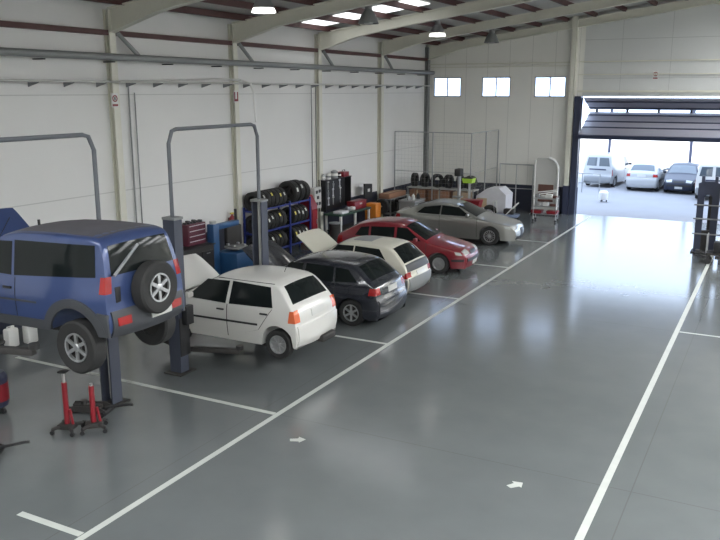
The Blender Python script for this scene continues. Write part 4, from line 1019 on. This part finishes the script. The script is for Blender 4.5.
b = B(); b.prism([(-.62, .14), (.60, .14), (.62, 1.05), (.30, 1.32), (-.20, 1.28), (-.66, .95)], 'Y', -.48, .48)
b.build('sheet', m_wrap, r); bx('side_panel', m_cardl, (-.40, -.49, .62), (.42, .03, .5), r)
r = thing('plastic_bin', 'red plastic tub on a dark stand behind the silver coupe', 'tub', (-10.85, 30.2, 0))
B().prism([(-.30, .62), (.30, .62), (.38, .98), (-.38, .98)], 'Y', -.22, .22).build('tub', m_red, r); B().box((0, 0, .99), (.80, .48, .03), None, .01).build('rim', m_red, r); B().box((0, 0, .31), (.5, .4, .62), None, .02).build('stand', m_dark, r)
tyre('dark tyre leaning against the wrapped pallet', (-10.55, 31.5, .315), .32, .22, 'Y', None, tilt=(.18, 0, .1))
# blue trolley
r = thing('platform_trolley', 'blue-grey platform trolley with pale tube handles near the far wall', 'trolley', (-9.75, 31.3, 0), .1)
bx('platform', mat('blue_grey', (.16, .20, .30), .45), (0, 0, .30), (.95, .6, .10), r, .02)
B().tube([(-.45, -.26, .33), (-.5, -.26, .85), (-.5, .26, .85), (-.45, .26, .33)], .022).build('handle', m_white, r)
B().tube([(.0, -.26, .34), (.42, -.26, .80), (.42, .26, .80), (.0, .26, .34)], .022).build('handle', m_white, r)
for x in (-.36, .36):
    for y in (-.22, .22): B().lathe([(.11, -.025), (.11, .025)], (x, y, .11), 'Y', 16).build('wheel', m_rubber, r); B().box((x, y, .22), (.06, .07, .1)).build('fork', m_dark, r)
b = B().box((0, 0, .12), (.42, .3, .22), None, .05); tag(b.build('tool_bag', m_dark, None, loc=(-9.65, 31.3, .35)), 'dark bag lying on the blue-grey platform trolley', 'bag')
# arched panel
r = thing('arched_panel', 'tall arched grey panel with brown lower board leaning at the far wall by the door', 'panel', (-8.98, 34.3, 0))
arc = [(-.50, .0), (.48, 0), (.48, 1.95)] + [(.48 - .42 + .42 * math.cos(a), 2.0 + .42 * math.sin(a)) for a in (0.1, .4, .8, 1.2, PI / 2)] + [(-.40, 2.42), (-.50, 2.34)]
B().prism(arc, 'Y', -.03, .03).build('panel', m_grey, r); bx('brown_board', m_brown, (0, -.045, .92), (.66, .03, .75), r)
B().tube([(.50, -.06, 0), (.50, -.06, 1.95), (.46, -.06, 2.15), (.32, -.06, 2.35), (.10, -.06, 2.44)], .05).build('edge_tube', m_white, r); B().tube([(-.5, -.05, 0), (-.5, -.05, 2.34)], .035).build('edge_tube', m_white, r)
B().box((0, -.1, .03), (1.1, .4, .06)).build('foot', m_dark, r)
# trolley with red trays
r = thing('tool_trolley', 'wire tool trolley heaped with grey parts and two red trays by the door', 'trolley', (-8.45, 32.4, 0), .05)
for z in (.32, .62, .95): bx('shelf', m_galv, (0, 0, z), (.95, .5, .025), r)
for x in (-.46, .46):
    for y in (-.24, .24): B().cyl((x, y, .08), (x, y, 1.05), .016, n=8).build('upright', m_galv, r); B().lathe([(.05, -.015), (.05, .015)], (x, y, .05), 'Y', 12).build('castor', m_black, r)
for k, x in enumerate((-.34, .30)):
    t = B(); t.prism([(-.19, 0), (.19, 0), (.23, .13), (-.23, .13)], 'Y', -.18, .18)
    tag(t.build('parts_tray', m_red, None, loc=(-8.45 + x, 32.35, .335)), '%s red tray on the bottom shelf of the wire tool trolley' % ('left', 'right')[k], 'tray', 'red trays')
for k in range(7):
    t = B(); d = (.16 + .05 * (k % 3), .2, .10 + .06 * (k % 2)); t.box((0, 0, d[2] / 2), d, None, .02)
    z = .635 if k < 3 else .965; x = (-.3 + .3 * k) if k < 3 else (-.36 + .24 * (k - 3))
    tag(t.build('metal_part', (m_grey, m_white, m_brown, m_midgrey)[k % 4], None, loc=(-8.45 + x, 32.4, z)), '%s part on the %s shelf of the wire tool trolley, %s from the left' % (('pale grey', 'white', 'brown', 'dark grey')[k % 4], 'middle' if k < 3 else 'top', ORD[k if k < 3 else k - 3]), 'part', 'parts on the tool trolley')
for k in range(2):
    tag(B().cyl((-.40, -.05 + .2 * k, 1.06 + .08 * k), (.42, .05 + .1 * k, 1.22 + .05 * k), .025, n=10).build('exhaust_pipe', m_white, None, loc=(-8.45, 32.4, .02)), '%s pale pipe lying across the top of the wire tool trolley' % ('front', 'back')[k], 'pipe', 'pipes on the trolley')

# yard bits near the threshold
r = thing('water_drum', 'small white drum on dark feet outside the door', 'drum', (-7.55, 39.6, 0))
B().lathe([(.01, .1), (.2, .1), (.22, .16), (.22, .44), (.16, .52), (.01, .52)], (0, 0, 0), 'Z', 18).build('drum', m_white, r)
for k in range(3): B().cyl((.15 * math.cos(k * 2.1), .15 * math.sin(k * 2.1), 0), (.15 * math.cos(k * 2.1), .15 * math.sin(k * 2.1), .12), .03, n=8).build('foot', m_black, r)
r = thing('railing', 'low metal railing in the yard at the left of the doorway', 'railing', (-9.3, 42.8, 0))
for x in (-1.0, 0, .9): B().cyl((x, 0, 0), (x, 0, 1.0), .025, n=8).build('railing_post', m_greypipe, r)
for z in (.5, 1.0): B().cyl((-1.0, 0, z), (.9, 0, z), .02, n=8).build('railing_bar', m_greypipe, r)

# ================================================================== SIGNS AND LAMPS
def sign(label, loc, rz, kind):
    r = thing('wall_sign', label, 'sign', loc, rz)
    bx('board', m_white, (0, 0, 0), (.015, .22, .34), r)
    if kind == 'ring':
        B().lathe([(.06, .008), (.06, .014), (.09, .014), (.09, .008)], (0, 0, .04), 'X', 20, True).box((.011, 0, .04), (.006, .02, .14), ('X', .78)).build('emblem', m_red, r) if False else B().lathe([(.055, .008), (.055, .014), (.085, .014), (.085, .008)], (0, 0, .04), 'X', 20, True).build('emblem', m_red, r)
        bx('bar', m_red, (.010, 0, -.12), (.006, .18, .05), r)
        bx('figure', m_black, (.010, 0, .04), (.006, .04, .08), r)
    else:
        B().box((.010, -.07, .0), (.006, .05, .26)).box((.010, .07, .0), (.006, .05, .26)).box((.010, 0, -.11), (.006, .19, .07)).build('emblem', m_red, r)
    return r
sign('small white sign with red ring emblem on the first column', (XW + .19, 14.98, 5.02), 0, 'ring')
sign('small white and red sign on the second column', (XW + .19, 19.95, 5.08), 0, 'u')
sign('small white sign with red emblem on the cladding above the big door', (-4.92, YF - .02, 5.86), -PI / 2, 'ring')


def bell(label, x, y, z, on):
    r = thing('high_bay_lamp', label, 'lamp', (x, y, z), 0, 'bell lamps under the roof')
    B().lathe([(.26, .10), (.20, .24), (.12, .36), (.12, .38), (.205, .25), (.27, .10)], (0, 0, 0), 'Z', 24, True).build('reflector', m_reflector if on else m_greypipe, r)
    B().lathe([(.30, 0), (.262, .10), (.255, .10), (.29, 0)], (0, 0, 0), 'Z', 24, True).build('skirt', m_bulb_on if on else m_greypipe, r)
    B().lathe([(.01, .34), (.11, .34), (.10, .56), (.05, .60), (.01, .60)], (0, 0, 0), 'Z', 18).build('ballast', m_greypipe, r)
    B().lathe([(.01, -.03), (.10, -.02), (.15, .05), (.12, .14), (.05, .30), (.01, .33)], (0, 0, 0), 'Z', 16).build('bulb', m_bulb_on if on else m_bulb_off, r)
    B().cyl((0, 0, .60), (0, 0, deck(x) - z - .01), .015, n=8).build('hanger', m_black, r)
    if on:
        l = bpy.data.lights.new('lamp_light', 'SPOT'); l.energy = 45; l.spot_size = 2.2; l.spot_blend = .6; l.shadow_soft_size = .28; l.color = (1, .97, .9)
        o = bpy.data.objects.new('lamp_light', l); COL.objects.link(o); o.parent = r; o.location = (0, 0, -.06)
bell('lit bell lamp at the top of the picture above the off-roader', -11.55, 16.9, 7.10, True)
bell('unlit bell lamp beside the bright rooflight strip', -10.95, 21.3, 7.12, False)
bell('lit bell lamp under the roof left of the last unlit lamp', -11.25, 27.2, 7.12, True)
bell('unlit bell lamp nearest the far wall', -10.75, 31.6, 7.10, False)
